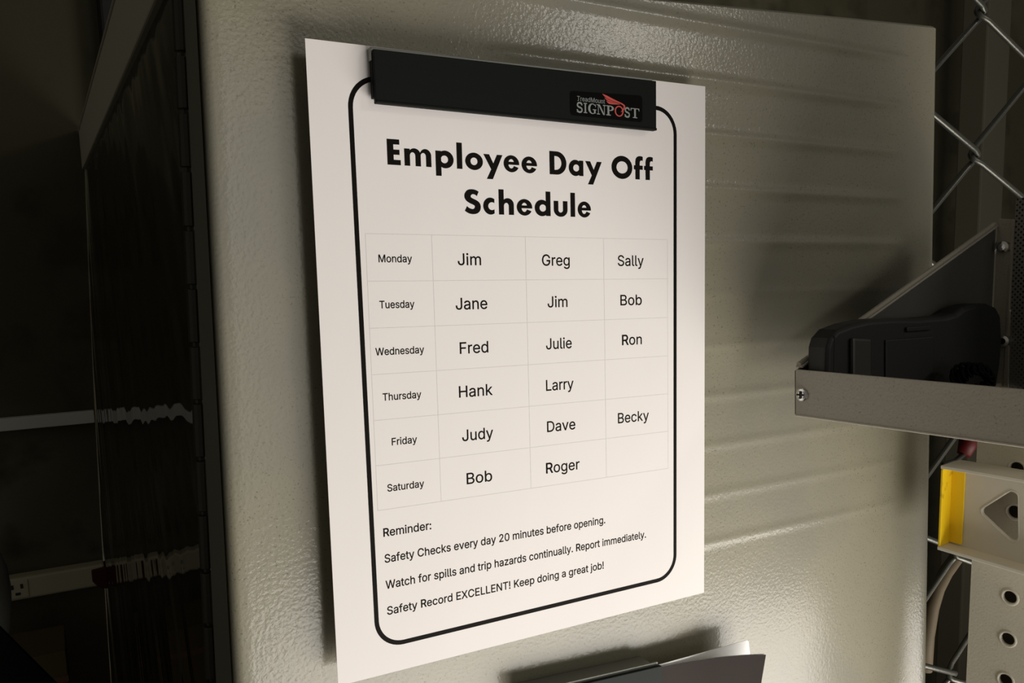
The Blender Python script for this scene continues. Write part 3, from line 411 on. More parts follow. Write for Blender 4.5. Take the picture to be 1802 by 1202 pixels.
TG = {
 'E': [rc(0,0,.48,1), rc(.4,0,1,.2), rc(.4,.4,.93,.6), rc(.4,.8,.94,1)],
 'l': [rc(0,0,1,1.06)],
 'm': [rc(0,0,.205,XH), rc(.405,0,.605,.45), rc(.80,0,1,.45), arc(el(.375,.44,.23,.26,0,180), el(.305,.40,.10,.14,0,180)), arc(el(.785,.44,.215,.26,0,180), el(.70,.40,.10,.14,0,180))],
 'h': [rc(0,0,.34,1.06), rc(.66,0,1,.43), arc(el(.60,.43,.40,.27,0,180), el(.50,.36,.16,.14,0,180))],
 'u': [rc(0,.28,.335,XH), rc(.665,.28,1,XH), arc(el(.5,.29,.5,.305,180,360), el(.5,.29,.165,.12,180,360))],
 'p': [rc(0,-.33,.305,XH), ringp(el(.53,.34,.47,.355), el(.49,.34,.20,.155))],
 'o': [ringp(el(.5,.34,.5,.355), el(.495,.34,.197,.155))],
 'O': [ringp(el(.5,.5,.5,.52), el(.505,.5,.268,.275))],
 'd': [rc(.70,0,1,1.06), ringp(el(.455,.34,.455,.355), el(.51,.34,.205,.155))],
 'a': [rc(.70,0,1,XH), ringp(el(.455,.34,.455,.355), el(.51,.34,.205,.155))],
 'y': [[[(0,XH),(.30,XH),(.51,.31),(.71,XH),(1,XH),(.465,-.35),(.15,-.35),(.39,.055)]]],
 'e': [arc(el(.5,.34,.5,.355,-6,334), el(.49,.34,.185,.195,-6,334)), rc(.25,.30,.99,.42)],
 'c': [arc(el(.62,.34,.62,.355,56,304), el(.75,.34,.32,.165,50,310))],
 'D': [[[(0,0),(.38,0)] + el(.42,.5,.58,.5,-90,90) + [(0,1)], ([(.29,.2),(.36,.2)] + el(.38,.5,.32,.295,-90,90) + [(.29,.8)])[::-1]]],
 'f': [rc(.16,0,.66,.7), rc(0,.45,1,.64), [HOOK]],
 'S': [[[((x-62)/208, (425-y)/337) for x, y in SP]]],
}
def bold(letters, y0, name):
    f = Flat()
    for ch, x0, x1 in letters:
        for lp in TG[ch]:
            f.poly([[(x0 + a*(x1-x0), y0 + b_*0.432 + (-0.0083)*(x0 + a*(x1-x0) - 1.3)) for a, b_ in l] for l in lp])
    f.build(name, INK, sheet)
bold([('E',1.333,1.579),('m',1.649,2.158),('p',2.241,2.594),('l',2.656,2.766),('o',2.824,3.184),('y',3.197,3.593),('e',3.614,3.947),('e',3.997,4.334),('D',4.613,4.996),('a',5.048,5.388),('y',5.432,5.824),('O',6.06,6.576),('f',6.614,6.84),('f',6.872,7.098)], -1.930, 'printed_title')
bold([('S',2.787,3.115),('c',3.165,3.409),('h',3.49,3.811),('e',3.872,4.21),('d',4.264,4.618),('u',4.69,5.005),('l',5.074,5.181),('e',5.24,5.553)], -2.715, 'printed_title')

# ------------------------------------------------------------------ clip that holds the sheet
clip = thing('sign_clip', 'wide black clip bar with a small emblem holding the top of the white schedule', 'clip', (0.1, 0.0, -0.024))
A_, B_ = Vector((0.0276, 0, -0.0029)), Vector((0.1774, 0, -0.0013))
zl = lambda x: -0.0029 + (x - 0.0276) * 0.0107
zb_ = lambda x: -0.0242 - (x - 0.0276) * 0.0060
def slab(xa, xb, y0, y1, top, bot):
    m_ = MB(); m_.hexa([(xa, y0, bot(xa)), (xb, y0, bot(xb)), (xb, y1, bot(xb)), (xa, y1, bot(xa)), (xa, y0, top(xa)), (xb, y0, top(xb)), (xb, y1, top(xb)), (xa, y1, top(xa))]); return m_
slab(0.0278, 0.1770, 0.0004, 0.0118, lambda x: zl(x) + .0012, lambda x: -0.022).build('mounting_channel', CLIPG, clip, bevel=0.0004)
slab(0.0271, 0.1766, -0.0040, -0.0003, lambda x: zl(x) + .0014, lambda x: zl(x) - .004).build('top_fold', CLIPG, clip, bevel=0.0003)
slab(0.0274, 0.1768, -0.0042, -0.0012, lambda x: zl(x) - .0012, lambda x: zb_(x) + .002).build('inner_leaf', BLACKP, clip)
slab(0.0276, 0.1774, -0.0060, -0.0038, zl, zb_).build('front_bar', BLACKP, clip, bevel=0.0003)
slab(0.0279, 0.1777, -0.0062, -0.0030, lambda x: zb_(x) + .0008, lambda x: zb_(x) - .0004).build('bottom_lip', BLACKP, clip, bevel=0.0003)
# label and emblem: laid out in sheet inches, carried to the face of the bar
def face(lift):
    def fn(x, y):
        p = page(x, y); P = Vector(p); d = P - CAM; return CAM + d * ((-0.0060 - lift - CAM.y) / d.y)
    return fn
fn1 = face(0.00015)
def fshape(pts_list, name, material, lift, label=None):
    f = Flat(face(lift))
    for p in pts_list: f.poly(p)
    o = f.build(name, material, clip)
    if label: o['label'] = label
    return o
lab = []
for cx, cy, a0 in ((6.77, -0.40, 0), (5.17, -0.45, 90), (5.17, -0.76, 180), (6.77, -0.775, 270)):
    lab += [(cx + 0.07*math.cos(math.radians(a0+9*k)), cy + 0.07*math.sin(math.radians(a0+9*k))) for k in range(11)]
fshape([[lab]], 'label_sticker', LABEL, 0.0001)
# serif capitals drawn stroke by stroke, unit box 0..1 wide, 0..1 high
def serif(ch):
    s = .09
    R = lambda *a: rc(*a)
    if ch == 'I': return [R(.32,0,.68,1), R(.05,0,.95,s), R(.05,1-s,.95,1)]
    if ch == 'T': return [R(.40,0,.60,1), R(.24,0,.76,s), R(0,1-s*.9,1,1), [[(0,1),(0,.72),(.05,.72),(.12,.92),(.12,1)]], [[(1,1),(1,.72),(.95,.72),(.88,.92),(.88,1)]]]
    if ch == 'N': return [R(.13,0,.20,1), R(.80,0,.87,1), R(0,0,.34,s), R(0,1-s,.3,1), R(.68,1-s,1,1), [[(.13,1),(.33,1),(.87,0),(.70,0)]]]
    if ch == 'P': return [R(.15,0,.40,1), R(0,0,.58,s), R(0,1-s,.5,1), arc(el(.5,.735,.5,.265,-90,90), el(.5,.735,.22,.18,-90,90)), R(.3,.92,.52,1), R(.3,.47,.52,.55)]
    if ch == 'G': return [arc(el(.52,.5,.52,.52,42,318), el(.56,.5,.30,.44,48,312)), R(.70,.05,.90,.45), R(.55,.38,1,.46), [[(.86,.68),(.93,.68),(.93,1),(.86,.92)]]]
    if ch == 'S': return [[[((p_[0]-30)/370, p_[1]/509) for p_ in SG]]] + [[h_] for h_ in halo([((p_[0]-30)/370, p_[1]/509) for p_ in SG], .028)] + [ [[(.86,.72),(.93,.72),(.93,1.0),(.86,.95)]], [[(.04,.0),(.04,.30),(.11,.30),(.16,.06)]]]
SG = [(GL['S'][1][0][i], GL['S'][1][0][i+1]) for i in range(0, len(GL['S'][1][0]), 2)]
def word(letters, y0, cap, slope):
    out = []
    for ch, x0, x1 in letters:
        for lp in serif(ch): out.append([[(x0 + a*(x1-x0), y0 + b_*cap + slope*(x0 + a*(x1-x0) - 5.25)) for a, b_ in l] for l in lp])
    return out
fshape(word([('S',5.253,5.385),('I',5.41,5.50),('G',5.52,5.715),('N',5.725,5.94),('P',5.95,6.135),('S',6.395,6.52),('T',6.545,6.762)], -0.765, 0.19, -0.008), 'emblem_lettering', SILVER, 0.0002, 'silver lettering reading SIGNPOST')
# small upper word, set from the same sans outlines with serifs added
tm = []
GL2 = GL
xw = 5.262; tw = []
wd = "TreadMount"; x = 0
for ch in wd:
    adv, pl = GL2[ch]; tw.append((x, adv, pl, ch)); x += adv
sx = (5.925 - 5.262) / x
for x_, adv, pl, ch in tw:
    ls = [[(5.262 + (x_ + p[i])*sx, -0.548 - 0.012*(x_+p[i])*sx + p[i+1]*0.086/509) for i in range(0, len(p), 2)] for p in pl]
    tm.append(sorted(ls, key=lambda l: -abs(sum(l[i-1][0]*l[i][1]-l[i][0]*l[i-1][1] for i in range(len(l))))))
    x0_ = 5.262 + x_*sx; w_ = adv*sx
    if ch in 'Trnum': tm.append([[(x0_ + w_*.12, -0.552), (x0_ + w_*.55, -0.552), (x0_ + w_*.55, -0.545), (x0_ + w_*.12, -0.545)]])
fshape(tm, 'emblem_small_lettering', SILVER, 0.0002)
red = [ringp(el(6.262,-.672,.108,.104), el(6.262,-.672,.078,.082)),
       [[(5.854,-.370),(5.969,-.396),(6.092,-.440),(6.215,-.478),(6.335,-.512),(6.395,-.540),(6.413,-.565),(6.405,-.600),(6.380,-.640),(6.303,-.692),(6.310,-.676),(6.365,-.612),(6.375,-.575),(6.360,-.555),(6.290,-.525),(6.20,-.505),(6.08,-.482),(5.97,-.452),(5.90,-.412)]],
       [[(5.905,-.432),(5.98,-.465),(6.09,-.494),(6.20,-.514),(6.29,-.532),(6.20,-.524),(6.09,-.514),(5.99,-.495),(5.935,-.467)]],
       [[(5.955,-.495),(6.03,-.512),(6.12,-.524),(6.22,-.530),(6.30,-.540),(6.20,-.548),(6.10,-.552),(6.02,-.550),(5.98,-.528)]]]
fshape(red, 'emblem_wing', RED, 0.00025, 'red wing and letter O of the emblem')

# ------------------------------------------------------------------ second clip with leaflets at the bottom
def cl(u, v, y): return at(u, v, 1, y)
c2 = thing('sign_clip', 'dark grey clip bar low on the panel below the white schedule, cut by the frame', 'clip', cl(1100, 1202, 0.004))
R1 = cl(1164.5, 1172, -0.004); L1 = cl(1031, 1203, -0.004); dr = (R1 - L1)
L1 = R1 - dr * 1.7
hh = Vector((0.0008, 0, -0.023))
MB().prism([L1, R1, R1 + hh, L1 + hh], (0, 0.0022, 0)).build('front_bar', mat('dark grey plastic bar', (0.020, 0.024, 0.022), 0.6, 0, 0.08), c2, bevel=0.0003)
up = Vector((0.0, 0.0, 0.0016))
MB().prism([L1 + up + Vector((0, .0024, 0)), R1 + up + Vector((-.0008, .0024, 0)), R1 + Vector((-.0008, .0024, -.004)), L1 + Vector((0, .0024, -.004))], (0, 0.0012, 0)).build('top_fold', CLIPG, c2, bevel=0.0002)
MB().prism([L1 + Vector((0, .0044, .0004)), R1 + Vector((-.003, .0044, .0004)), R1 + Vector((-.003, .0044, -.018)), L1 + Vector((0, .0044, -.018))], (0, 0.0114, 0)).build('mounting_channel', CLIPG, c2, bevel=0.0004)
ws = thing('loose_sheet', 'white sheet corner sticking up behind the dark leaflet at the low clip', 'paper', cl(1250, 1202, 0.0))
yb2 = -0.0008
MB().prism([cl(1150, 1172.5, yb2), cl(1315, 1126.5, yb2), cl(1317.5, 1129, yb2), cl(1320, 1152, yb2), cl(1322, 1202, yb2), cl(1326, 1290, yb2), cl(1150, 1290, yb2)], (0, 0.0003, 0)).build('page', SHEET, ws)
lf = thing('dark_leaflet', 'glossy dark brown leaflet curling forward out of the low clip', 'leaflet', cl(1250, 1202, -0.004))
top = [(1150, 1177, -0.0022), (1190, 1169, -0.0024), (1219, 1164, -0.0035), (1250, 1159.5, -0.0055), (1276, 1156.5, -0.008), (1312, 1153.8, -0.011), (1348, 1152, -0.015)]
bot = [(1150, 1290, -0.0022), (1189, 1290, -0.0024), (1217, 1290, -0.003), (1245, 1290, -0.0045), (1269, 1290, -0.006), (1300, 1290, -0.008), (1325, 1290, -0.011)]
mb = MB(); P = []
for j in range(7):
    for (a, b) in zip(top, bot):
        p, q = cl(*a), cl(*b); P.append(p.lerp(q, j/6))
mb.add(P, [(j*7+i, j*7+i+1, (j+1)*7+i+1, (j+1)*7+i) for j in range(6) for i in range(6)])
mb.build('front_cover', LEAFLET, lf, smooth=True)
mb = MB(); n = len(P)
P2 = [p + Vector((0.0002, 0.0007, 0.0003)) for p in P]
mb.add(P2, [(j*7+i, j*7+i+1, (j+1)*7+i+1, (j+1)*7+i) for j in range(6) for i in range(6)])
mb.build('inner_pages', SHEET, lf, smooth=True)

# ------------------------------------------------------------------ rack on the right
D = Vector((-0.13764158, 0.99030739, 0.01860289))        # along the rack, away from the viewer
Dh = Vector((-0.1376, 0.9905, 0.0)).normalized()
N = Vector((0.99047879, 0.1376654, 0.0))                 # into the rack
P0 = Vector((0.4336, -0.03, 0))
def rk(s, off, z): return Vector((P0.x, P0.y, 0)) - Dh*s + N*off + Vector((0, 0, z))     # s metres towards the viewer
def rkpx(u, v, off):
    r = RX*((u-PX)/F) + RY*((v-PY)/F) + RZ
    k_ = ((P0 + N*off - CAM).dot(N)) / r.dot(N); return CAM + r*k_
def screw(o, axis, r, name, parent, slot=True, domeh=0.35):
    A = Vector(axis).normalized(); u = A.orthogonal().normalized(); u = Vector((0,0,1)) - A*A.z; u.normalize(); v = A.cross(u)
    e = thing(name, '', '') if False else None
    s_ = MB().lathe(o, A, [(r*.55, -r*.2), (r, -r*.1), (r, r*.12), (r*.86, r*domeh*.7), (r*.5, r*domeh), (r*.05, r*domeh*1.05)], 28).build(name, SCREWM, parent, smooth=False, bevel=0)
    if slot:
        a = r*.58; b = r*.13; c = Vector(o) + A*(r*domeh*.82)
        m_ = MB()
        for p, q in ((u, v), (v, u)):
            m_.obox(c - p*a - q*b, p*2*a, q*2*b, A*(r*.30))
        so = m_.build('cross_slot', DARK, s_)
    return s_
# perforated upright: plate with real round holes
upr = thing('rack_upright', 'beige steel rack upright with a column of round holes behind the level', 'rack', tuple(rk(0.03, 0.002, -0.56)))
def pl2(s, z, off): return rk(s, off, z)
e0 = rkpx(1714, 900, 0.0); s_left = -(e0 - P0).dot(Dh)
holes = [rkpx(1777, 1051, 0.0), rkpx(1773, 1125, 0.0), rkpx(1770, 1195, 0.0)]
hs = sum(-(h - P0).dot(Dh) for h in holes)/3; hz0 = holes[0].z; hp_ = 0.0288
hr = 0.0042; sL, sR = s_left, s_left + 0.060
fr = MB(); cuts = [hz0 + hp_*k for k in range(6, -9, -1)]
def plate(mbx, off):
    for zc in cuts:
        q = hp_/2; n = 24
        ring = [(hs + hr*math.cos(2*math.pi*k/n), zc + hr*math.sin(2*math.pi*k/n)) for k in range(n)]
        box_ = []
        for k in range(n):
            a = 2*math.pi*k/n; c, s_ = math.cos(a), math.sin(a); t_ = 1/max(abs(c), abs(s_))
            box_.append((hs + c*t_*(hs - sL if c < 0 else sR - hs), zc + s_*t_*q))
        mbx.add([rk(a, off, b_) for a, b_ in ring + box_], [(k, (k+1) % n, n+(k+1) % n, n+k) for k in range(n)])
        # rim wall of the hole
        mbx.add([rk(a, off, b_) for a, b_ in ring] + [rk(a, off + 0.0022, b_) for a, b_ in ring], [(k, (k+1) % n, n+(k+1) % n, n+k) for k in range(n)])
plate(fr, 0.0)
zt_, zb2 = cuts[0] + hp_/2, cuts[-1] - hp_/2
fr.add([rk(sL, 0, zb2), rk(sL, 0, zt_), rk(sL, .03, zt_), rk(sL, .03, zb2)], [(0, 1, 2, 3)])
fr.build('face_plate', PAINT3, upr)
for zc in cuts:
    # raised pressed rim around each hole
    n = 28; o = rk(hs, 0, zc)
    MB().lathe(o, -N, [(hr*1.45, -0.0002), (hr*1.30, .0006), (hr*1.05, .0008), (hr, -.0004)], n)
MB().obox(rk(sL + .001, .030, zb2), -Dh*.057, N*.001, (0, 0, zt_ - zb2)).build('back_plate', PAINT2, upr)
MB().obox(rk(sR - .001, .0005, zb2), -Dh*.001, N*.0295, (0, 0, zt_ - zb2)).build('hidden_side_plate', PAINT2, upr)  # unseen sides added to close the channel so its holes stay dark
MB().obox(rk(sL + .0005, .0005, zb2), -Dh*.001, N*.0295, (0, 0, zt_ - zb2)).build('hidden_side_plate', PAINT2, upr)
MB().obox(rk(sL + .001, .0005, zt_ - .001), -Dh*.057, N*.0295, (0, 0, .001)).build('hidden_top_plate', PAINT2, upr)  # unseen top added to keep light out of the upright
# ring lips as one joined part
lipm = MB()
for zc in cuts:
    n = 24; prof = [(hr*1.40, 0.0), (hr*1.28, .0005), (hr*1.08, .0006), (hr*.99, .0001)]
    u = Dh; v = Vector((0, 0, 1)); o = rk(hs, -0.00005, zc)
    vs = [o - N*h + r_*(math.cos(2*math.pi*k/n)*u + math.sin(2*math.pi*k/n)*v) for r_, h in prof for k in range(n)]
    lipm.add(vs, [(i*n+k, i*n+(k+1) % n, (i+1)*n+(k+1) % n, (i+1)*n+k) for i in range(3) for k in range(n)])
lipm.build('hole_rims', PAINT3, upr, smooth=True)

# spirit level: I-beam with yellow end plate and triangular opening
lv = thing('spirit_level', 'off white metal spirit level with a yellow end and a triangular opening', 'level', tuple(rk(0.03, -0.02, -0.29)))
OF, OW = -0.0320, -0.0185
tl = rkpx(1655, 819, OF); bl = rkpx(1652, 968, OF); tr = rkpx(1802, 844, OF); br = rkpx(1802, 1012, OF)
s0 = -(tl - P0).dot(Dh); ztl, zbl = tl.z, bl.z
s1 = -(tr - P0).dot(Dh); ztr, zbr = tr.z, br.z
s2 = 0.30
def lz(s, top=True):
    a, b = (ztl, ztr) if top else (zbl, zbr); return a + (b - a) * (s - s0) / (s1 - s0)
def beam(sa, sb, offa, offb, z_a, z_b):   # z_a, z_b functions of s (bottom, top)
    m_ = MB(); m_.hexa([rk(sa, offa, z_a(sa)), rk(sb, offa, z_a(sb)), rk(sb, offb, z_a(sb)), rk(sa, offb, z_a(sa)), rk(sa, offa, z_b(sa)), rk(sb, offa, z_b(sb)), rk(sb, offb, z_b(sb)), rk(sa, offb, z_b(sa))]); return m_
beam(s0, s2, OF, -0.005, lambda s: lz(s) - 0.0022, lambda s: lz(s)).build('top_flange', LEVEL, lv, bevel=0.0004)
beam(s0, s2, OF, -0.005, lambda s: lz(s, False), lambda s: lz(s, False) + 0.0024).build('bottom_flange', LEVEL, lv, bevel=0.0004)
# web with opening
tri = [rkpx(1727.5, 900, OW), rkpx(1789, 958, OW), rkpx(1788, 862, OW)]
tri2 = [(-(p - P0).dot(Dh), p.z) for p in tri]
cx = sum(p[0] for p in tri2)/3; cz = sum(p[1] for p in tri2)/3
def rounded(pts, r, n=8):
    out = []
    for i in range(len(pts)):
        a, b, c = Vector(pts[i-1]), Vector(pts[i]), Vector(pts[(i+1) % len(pts)])
        d1, d2 = (a-b).normalized(), (c-b).normalized(); ang = d1.angle(d2); t_ = r/math.tan(ang/2)
        ctr = b + (d1+d2).normalized() * (r/math.sin(ang/2)); p1, p2 = b + d1*t_, b + d2*t_
        a1 = math.atan2(p1.y-ctr.y, p1.x-ctr.x); a2 = math.atan2(p2.y-ctr.y, p2.x-ctr.x); da = (a2-a1+math.pi) % (2*math.pi) - math.pi
        out += [(ctr.x + r*math.cos(a1+da*k/n), ctr.y + r*math.sin(a1+da*k/n)) for k in range(n+1)]
    return out
# enlarge so the rounded outline reaches the measured extents
big = [(cx + (x-cx)*1.13, cz + (z-cz)*1.13) for x, z in tri2]
hole = rounded(big, 0.0034)
outer = [(s0, lz(s0, False)+.002), (s2, lz(s2, False)+.002), (s2, lz(s2)-.002), (s0, lz(s0)-.002)]
m_ = MB()
for off in (OW, OW + 0.003):
    ls = [[Vector((x, z, 0)) for x, z in outer], [Vector((x, z, 0)) for x, z in hole]]
    tris = geometry.tessellate_polygon(ls); fl = [p for l in ls for p in l]
    m_.add([rk(p.x, off, p.y) for p in fl], [tuple(t) for t in tris])
n = len(hole)
m_.add([rk(x, OW, z) for x, z in hole] + [rk(x, OW + .003, z) for x, z in hole], [(k, (k+1) % n, n+(k+1) % n, n+k) for k in range(n)])
m_.build('web', LEVEL, lv)
m_ = MB()
mid_ = [(cx + (x-cx)*1.04, cz + (z-cz)*1.04) for x, z in hole]; hole2 = [(cx + (x-cx)*1.09, cz + (z-cz)*1.09) for x, z in hole]
m_.add([rk(x, OW, z) for x, z in hole] + [rk(x, OW - .0005, z) for x, z in mid_] + [rk(x, OW - .00005, z) for x, z in hole2],
       [(k, (k+1) % n, n+(k+1) % n, n+k) for k in range(n)] + [(n+k, n+(k+1) % n, 2*n+(k+1) % n, 2*n+k) for k in range(n)])
m_.build('opening_rim', LEVEL, lv, smooth=True)
# yellow end: plate closing the channel plus a tab on the web
beam(s0 + .0002, s0 + .0016, OF + .0004, OW, lambda s: lz(s, False) + .0024, lambda s: lz(s) - .0022).build('end_plate', YELLOW, lv, bevel=0.0003)
tb = rkpx(1697, 890, OW); st = -(tb - P0).dot(Dh)
zz0, zz1 = lz(s0, False) + .0035, lz(s0) - .0030
tabo = rounded([(s0 + .001, zz0), (st, zz0 - .0006), (st, zz1 + .0002), (s0 + .001, zz1)], 0.0012, 5)
MB().prism([rk(x, OW - .0001, z) for x, z in tabo], -N*.0011).build('end_tab', YELLOW, lv, bevel=0.0002)

# steel tray with a sloping end gusset
tray = thing('steel_tray', 'beige sheet steel tray with a sloping end jutting out over the yellow ended level', 'tray', (0.33, -0.06, -0.176))
T0 = Vector((0.2538, -0.03, -0.151)); T1 = Vector((0.2545, -0.03, -0.1762))
Lt = 0.34
tt = 0.0010
dz_ = Vector((0, 0, -0.0016))
MB().hexa([T1, T1 - D*Lt, T1 - D*Lt + N*tt, T1 + N*tt, T0, T0 - D*Lt, T0 - D*Lt + N*tt, T0 + N*tt]).build('front_lip', PAINT2, tray, bevel=0.0003)
# folded bottom edge catching light
MB().tube([T1 + N*.0006, T1 - D*Lt + N*.0006], 0.0009, 8).build('folded_edge', PAINT2, tray)
wid = 0.172
MB().obox(T1 + Vector((0, 0, .0004)) + N*.001, -D*Lt, N*wid, (0, 0, .001)).build('tray_floor', PAINT2, tray)
GT = Vector((0.4322, -0.03, -0.0706)); GB = Vector((0.4322, -0.03, -0.1755))
MB().prism([T1 + Vector((.0008, 0, 0)), T0 + Vector((.0008, 0, -.001)), GT, GB], (0, 0.0012, 0)).build('sloping_end', mat('dark tray end', (0.065, 0.065, 0.055), 0.5, 0, 0.4, bump=[(700, 0.6, 0.0002, (1, 1, 1))]), tray)  # end sheet coloured darker than the rest of the tray
gd = (GT - T0).normalized(); gu = Vector((-gd.z, 0, gd.x))
MB().obox(T0 + gd*.004 + Vector((0, -.0018, -.0012)), gd*((GT-T0).length - .004), (0, .0048, 0), gu*.0013).build('end_rim', PAINT2, tray, bevel=0.0004)
MB().tube([T0 + gd*.004 + Vector((0, .0010, .0006)), GT + Vector((0, .0010, .0006))], 0.0016, 8).build('end_rim_bead', PAINT2, tray)
# back flange fixed with screws
fl_t = rkpx(1757, 390, -.0005); fl_b = rkpx(1757, 690, -.0005); flr = rkpx(1783, 386, -.0005)
sa = -(fl_t - P0).dot(Dh); sb = -(flr - P0).dot(Dh)
FL = [(sa, -0.178), (sb, -0.178), (sb, flr.z), (sa + .0006, fl_t.z + .0018), (sa, fl_t.z)]
MB().prism([rk(s, -.0015, z) for s, z in FL], N*.001).build('back_flange', PAINT2, tray, bevel=0.0002)
p = rkpx(1767, 435, -.0015); screw(p, -N, .0042, 'flange_screw', tray, slot=False, domeh=0.9)
p = rkpx(1768, 600, -.0015); screw(p, -N, .0040, 'flange_screw', tray, slot=False, domeh=0.9)
e = rkpx(1800, 400, 0)
scp = (T0 + T1)/2
d_ = RX*((1411.5-PX)/F) + RY*((694.5-PY)/F) + RZ
kk = (T0 - CAM).dot(N)/d_.dot(N); scp = CAM + d_*kk
screw(scp - N*.0001, -N, .0036, 'corner_screw', tray)
# curved perforated guard and back sheet behind the flange
gs = thing('perforated_guard', 'curved perforated steel guard at the right edge above the tray', 'guard', tuple(rk(0.06, 0.0, -0.18)))
mb = MB(); nn = 14
for j in range(nn+1):
    z = -0.178 + (0.178-0.055)*j/nn
    st_ = sb + 0.0016 - 0.0032*(j/nn - .45) * (1 if j/nn < .6 else .3)
    bulge = 0.0
    for i in range(9):
        a = i/8
        mb.v.append(tuple(rk(st_ + 0.10*a, -0.001 - 0.010*math.sin(a*math.pi/2), z)))
mb.f = [(j*9+i, j*9+i+1, (j+1)*9+i+1, (j+1)*9+i) for j in range(nn) for i in range(8)]
mb.build('curved_mesh', MESHM, gs, smooth=True)
MB().prism([rk(sb - .0002, -.0022, -.178), rk(sb + .0028, -.0024, -.178), rk(sb + .0008, -.0024, -.118), rk(sb + .0015, -.0024, flr.z), rk(sb - .0002, -.0022, flr.z)], N*.001).build('mesh_frame', PAINT2, gs)

# radio lying in the tray
rad = thing('handheld_radio', 'black plastic handheld radio lying in the steel tray', 'radio', (0.33, -0.04, -0.174))
YF = -0.0460
prof = [(1455, 640), (1456, 612), (1461, 595), (1474, 580), (1500, 570), (1530, 563), (1570, 560), (1620, 560), (1668, 556), (1684, 551), (1697, 541), (1716, 535), (1740, 534), (1755, 541), (1763, 556), (1765, 600), (1762, 640)]
pts = [at(u, v, 1, YF) for u, v in prof]
base_z = -0.1735
pts = [Vector((pts[0].x, YF, base_z))] + pts + [Vector((pts[-1].x - .003, YF, base_z))]
cutx = at(1468, 600, 1, YF).x
MB().prism([p for p in pts if True], (0, 0.0140, 0)).build('body', RADIO, rad, bevel=0.0028, seg=4)
# raised back block, seam, vents, knob
capp = [p for p in pts if p.x < cutx]
ymid = YF - 0.0006
sx_ = at(1468, 600, 1, YF).x
MB().box(sx_, sx_ + .0005, YF - .0002, YF + .012, base_z, at(1468, 590, 1, YF).z).build('seam', DARK, rad)
q = lambda u, v: at(u, v, 1, YF)
def rp(u0, v0, u1, v1, t_, name, M_, skew=-4, bev=0.0006):
    MB().prism([q(u0, v0) + Vector((0, .0003, 0)), q(u0, v1) + Vector((0, .0003, 0)), q(u1, v1+skew) + Vector((0, .0003, 0)), q(u1, v0+skew) + Vector((0, .0003, 0))], (0, -t_, 0)).build(name, M_, rad, bevel=bev)
rp(1494, 594, 1528, 700, 0.0030, 'end_highlight', RADIO_SHEEN, 2, 0.0024)  # rounded end in lighter grey, its highlight put into the colour
rp(1556, 598, 1640, 700, 0.0014, 'battery_cover', RADIO, -6, 0.0008)
rp(1592, 576, 1634, 584, 0.0020, 'latch', RADIO, -3, 0.0005)
rp(1590, 588, 1641, 592, 0.0004, 'vent_slot', DARK, -5, 0)
rp(1588, 597, 1642, 601, 0.0004, 'vent_slot', DARK, -6, 0)
# coiled cord heaped against the radio
cord = thing('coiled_cord', 'black coiled cord heaped in front of the radio in the tray', 'cord', (0.36, -0.06, -0.172))
rnd = random.Random(3); path = []
c0 = at(1712, 665, 1, -0.064)
for k in range(520):
    t_ = k/520*2*math.pi*26; f_ = k/520
    big_a = f_*math.pi*3.4
    cxx = c0.x + 0.013*math.cos(big_a)*(1-.3*f_); czz = c0.z - .001 + 0.0065*math.sin(big_a)
    czz = max(czz, -0.168)
    path.append((cxx + .0026*math.cos(t_), c0.y + .004*math.sin(big_a*.7) + .0026*math.sin(t_)*.6, czz + .0026*math.sin(t_)))
MB().tube(path, 0.00095, 6).build('cord', LABEL, cord, smooth=True)

# ------------------------------------------------------------------ things behind the panel edge
fence = thing('chain_link_fence', 'galvanised chain link fence behind the right edge of the cabinet', 'fence', (0.8, 0.055, -0.7))
YFc = 0.056; nx0 = 0.543; hx = 0.0585; hz = 0.0534; nz0 = -0.0095
PZ, HX, RISE = 0.107, 0.074, 0.070
for i in range(-1, 8):
    path = []
    for k in range(-7 - i, 5):
        for c, zz in ((i, RISE*i + PZ*k), (i+1, RISE*(i+1) + PZ*k)):
            if not -0.62 < zz < 0.22: continue
            sgn = -1 if c == i else 1
            x_ = nx0 + HX*c + sgn*0.0034; zc = nz0 + zz
            du, dd_ = (0.95, 0.50) if c == i else (0.50, 0.95)
            path += [(x_ - sgn*.0080, YFc + .0035*sgn, zc - .0080*dd_ - .001), (x_ - sgn*.0012, YFc + .0016*sgn, zc - .0022), (x_, YFc, zc), (x_ - sgn*.0012, YFc - .0016*sgn, zc + .0022), (x_ - sgn*.0080, YFc - .0035*sgn, zc + .0080*du + .001)]
    MB().tube(path, 0.0024, 8).build('fence_wire', WIRE, fence, smooth=True)
pa = at(1712, 300, 1, 0.8); pb = at(1752, 300, 1, 0.8)
t = MB().box(pa.x, pb.x, 0.78, 0.84, -1.5, 0.9).build('fence_post', POST, bevel=0.004)
tag(t, 'dull olive steel post standing beyond the chain link fence', 'post')
hs_ = thing('rubber_hose', 'tan rubber hose curving down behind the cabinet under the level', 'hose', tuple(at(1650, 1050, 1, .11)))
MB().tube([at(u, v, 1, .11) for u, v in ((1760, 905), (1730, 930), (1705, 955), (1684, 980), (1664, 1008), (1650, 1036), (1640, 1070), (1632, 1120), (1628, 1180))], 0.0062, 14).build('tube', HOSE, hs_, smooth=True)
rh = thing('red_handle', 'dull red plastic tool handle hanging behind the tray', 'handle', tuple(at(1700, 800, 1, .11)))
MB().tube([at(u, v, 1, .11) for u, v in ((1722, 690), (1712, 740), (1704, 780), (1696, 800))], [0.0085, 0.009, 0.0085, 0.006], 14).build('grip', REDP, rh, smooth=True)
MB().tube([at(u, v, 1, .11) for u, v in ((1697, 798), (1680, 812), (1660, 818))], 0.0025, 8).build('shank', WIRE, rh, smooth=True)

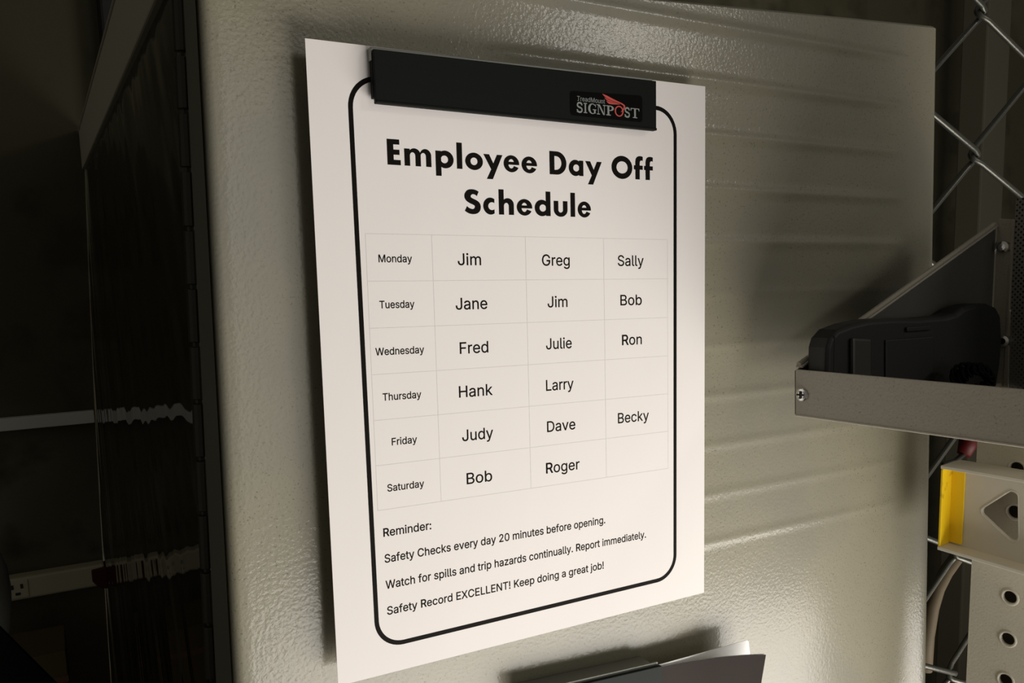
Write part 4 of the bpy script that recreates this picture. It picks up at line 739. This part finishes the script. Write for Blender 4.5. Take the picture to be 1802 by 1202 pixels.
# ------------------------------------------------------------------ things on the left
YS = 0.935
ps = thing('power_strip', 'cream power strip with outlets and a red switch low on the dark wall', 'power strip', tuple(at(100, 1030, 1, YS)))
a = at(20, 1036, 1, YS); b = at(181, 1008, 1, YS); sl = (b.z - a.z)/(b.x - a.x)*0.55
hgt = 0.0155
def zc(x): return b.z + sl*(x - b.x)
xs0, xs1 = a.x - 0.32, XB(0.949, b.z) + .0005
MB().hexa([(x, y, zc(x) + s_) for s_ in (-hgt, hgt) for x, y in ((xs0, .925), (xs1, .925), (xs1, .951), (xs0, .951))]).build('housing', STRIP, ps, bevel=0.003)
for k in range(5):
    ox = at(31, 1036, 1, .925).x - 0.058*k
    m_ = MB(); m_.box(ox - .013, ox + .013, .9235, .926, zc(ox) - .0125, zc(ox) + .0125)
    oo = m_.build('outlet', STRIP, ps, bevel=0.001)
    for dx, dz2, w1, h1 in ((-.006, .004, .0016, .005), (.005, .004, .0016, .005), (0, -.006, .003, .003)):
        MB().box(ox + dx - w1, ox + dx + w1, .9228, .924, zc(ox) + dz2 - h1*.6, zc(ox) + dz2 + h1*.6).build('slot', DARK, oo)
sw = at(177, 1011, 1, .92)
MB().prism([Vector((sw.x - .011, .926, zc(sw.x) + .010)), Vector((sw.x + .008, .926, zc(sw.x) + .012)), Vector((sw.x + .009, .926, zc(sw.x) - .021)), Vector((sw.x - .004, .926, zc(sw.x) - .016)), Vector((sw.x - .011, .926, zc(sw.x) - .006))], (0, -.006, 0)).build('switch', REDP, ps, bevel=0.0015)
tub = thing('round_tub', 'pale grey rounded tub at the left edge below the power strip', 'tub', tuple(at(-60, 1120, 1, .62)))
tc_ = at(-50, 1048, 1, .62)
MB().lathe((tc_.x, .62, tc_.z - .062), (0, 0, 1), [(.010, 0), (.022, .002), (.030, .02), (.0335, .045), (.0345, .065), (.033, .085), (.028, .103), (.018, .114), (.002, .118)], 40).build('shell', TUB, tub, smooth=True)
bx = at(118, 1172, 1, .80)
t = thing('cardboard_box', 'brown cardboard box low on the left below the power strip', 'box', (bx.x - .035, .83, bx.z - .08))
MB().box(bx.x - .075, bx.x, .80, .90, bx.z - .12, bx.z + .020).build('carton', CARD, t, bevel=0.001)
MB().box(bx.x - .075, bx.x + .0006, .7992, .80, bx.z - .02, bx.z - .012).build('tape', mat('brown tape', (0.12, 0.05, 0.02), 0.5), t)
st = thing('black_strap', 'wide black strap running diagonally across the lower left corner', 'strap', tuple(at(60, 1190, 1, .40)))
MB().prism([at(u, v, 1, .42) for u, v in ((-60, 1050), (-10, 1095), (110, 1215), (150, 1290), (-60, 1290))], (0, .006, 0)).build('webbing', mat('black webbing', (0.003, 0.003, 0.003), 0.8, 0, 0.05), st, bevel=0.001)
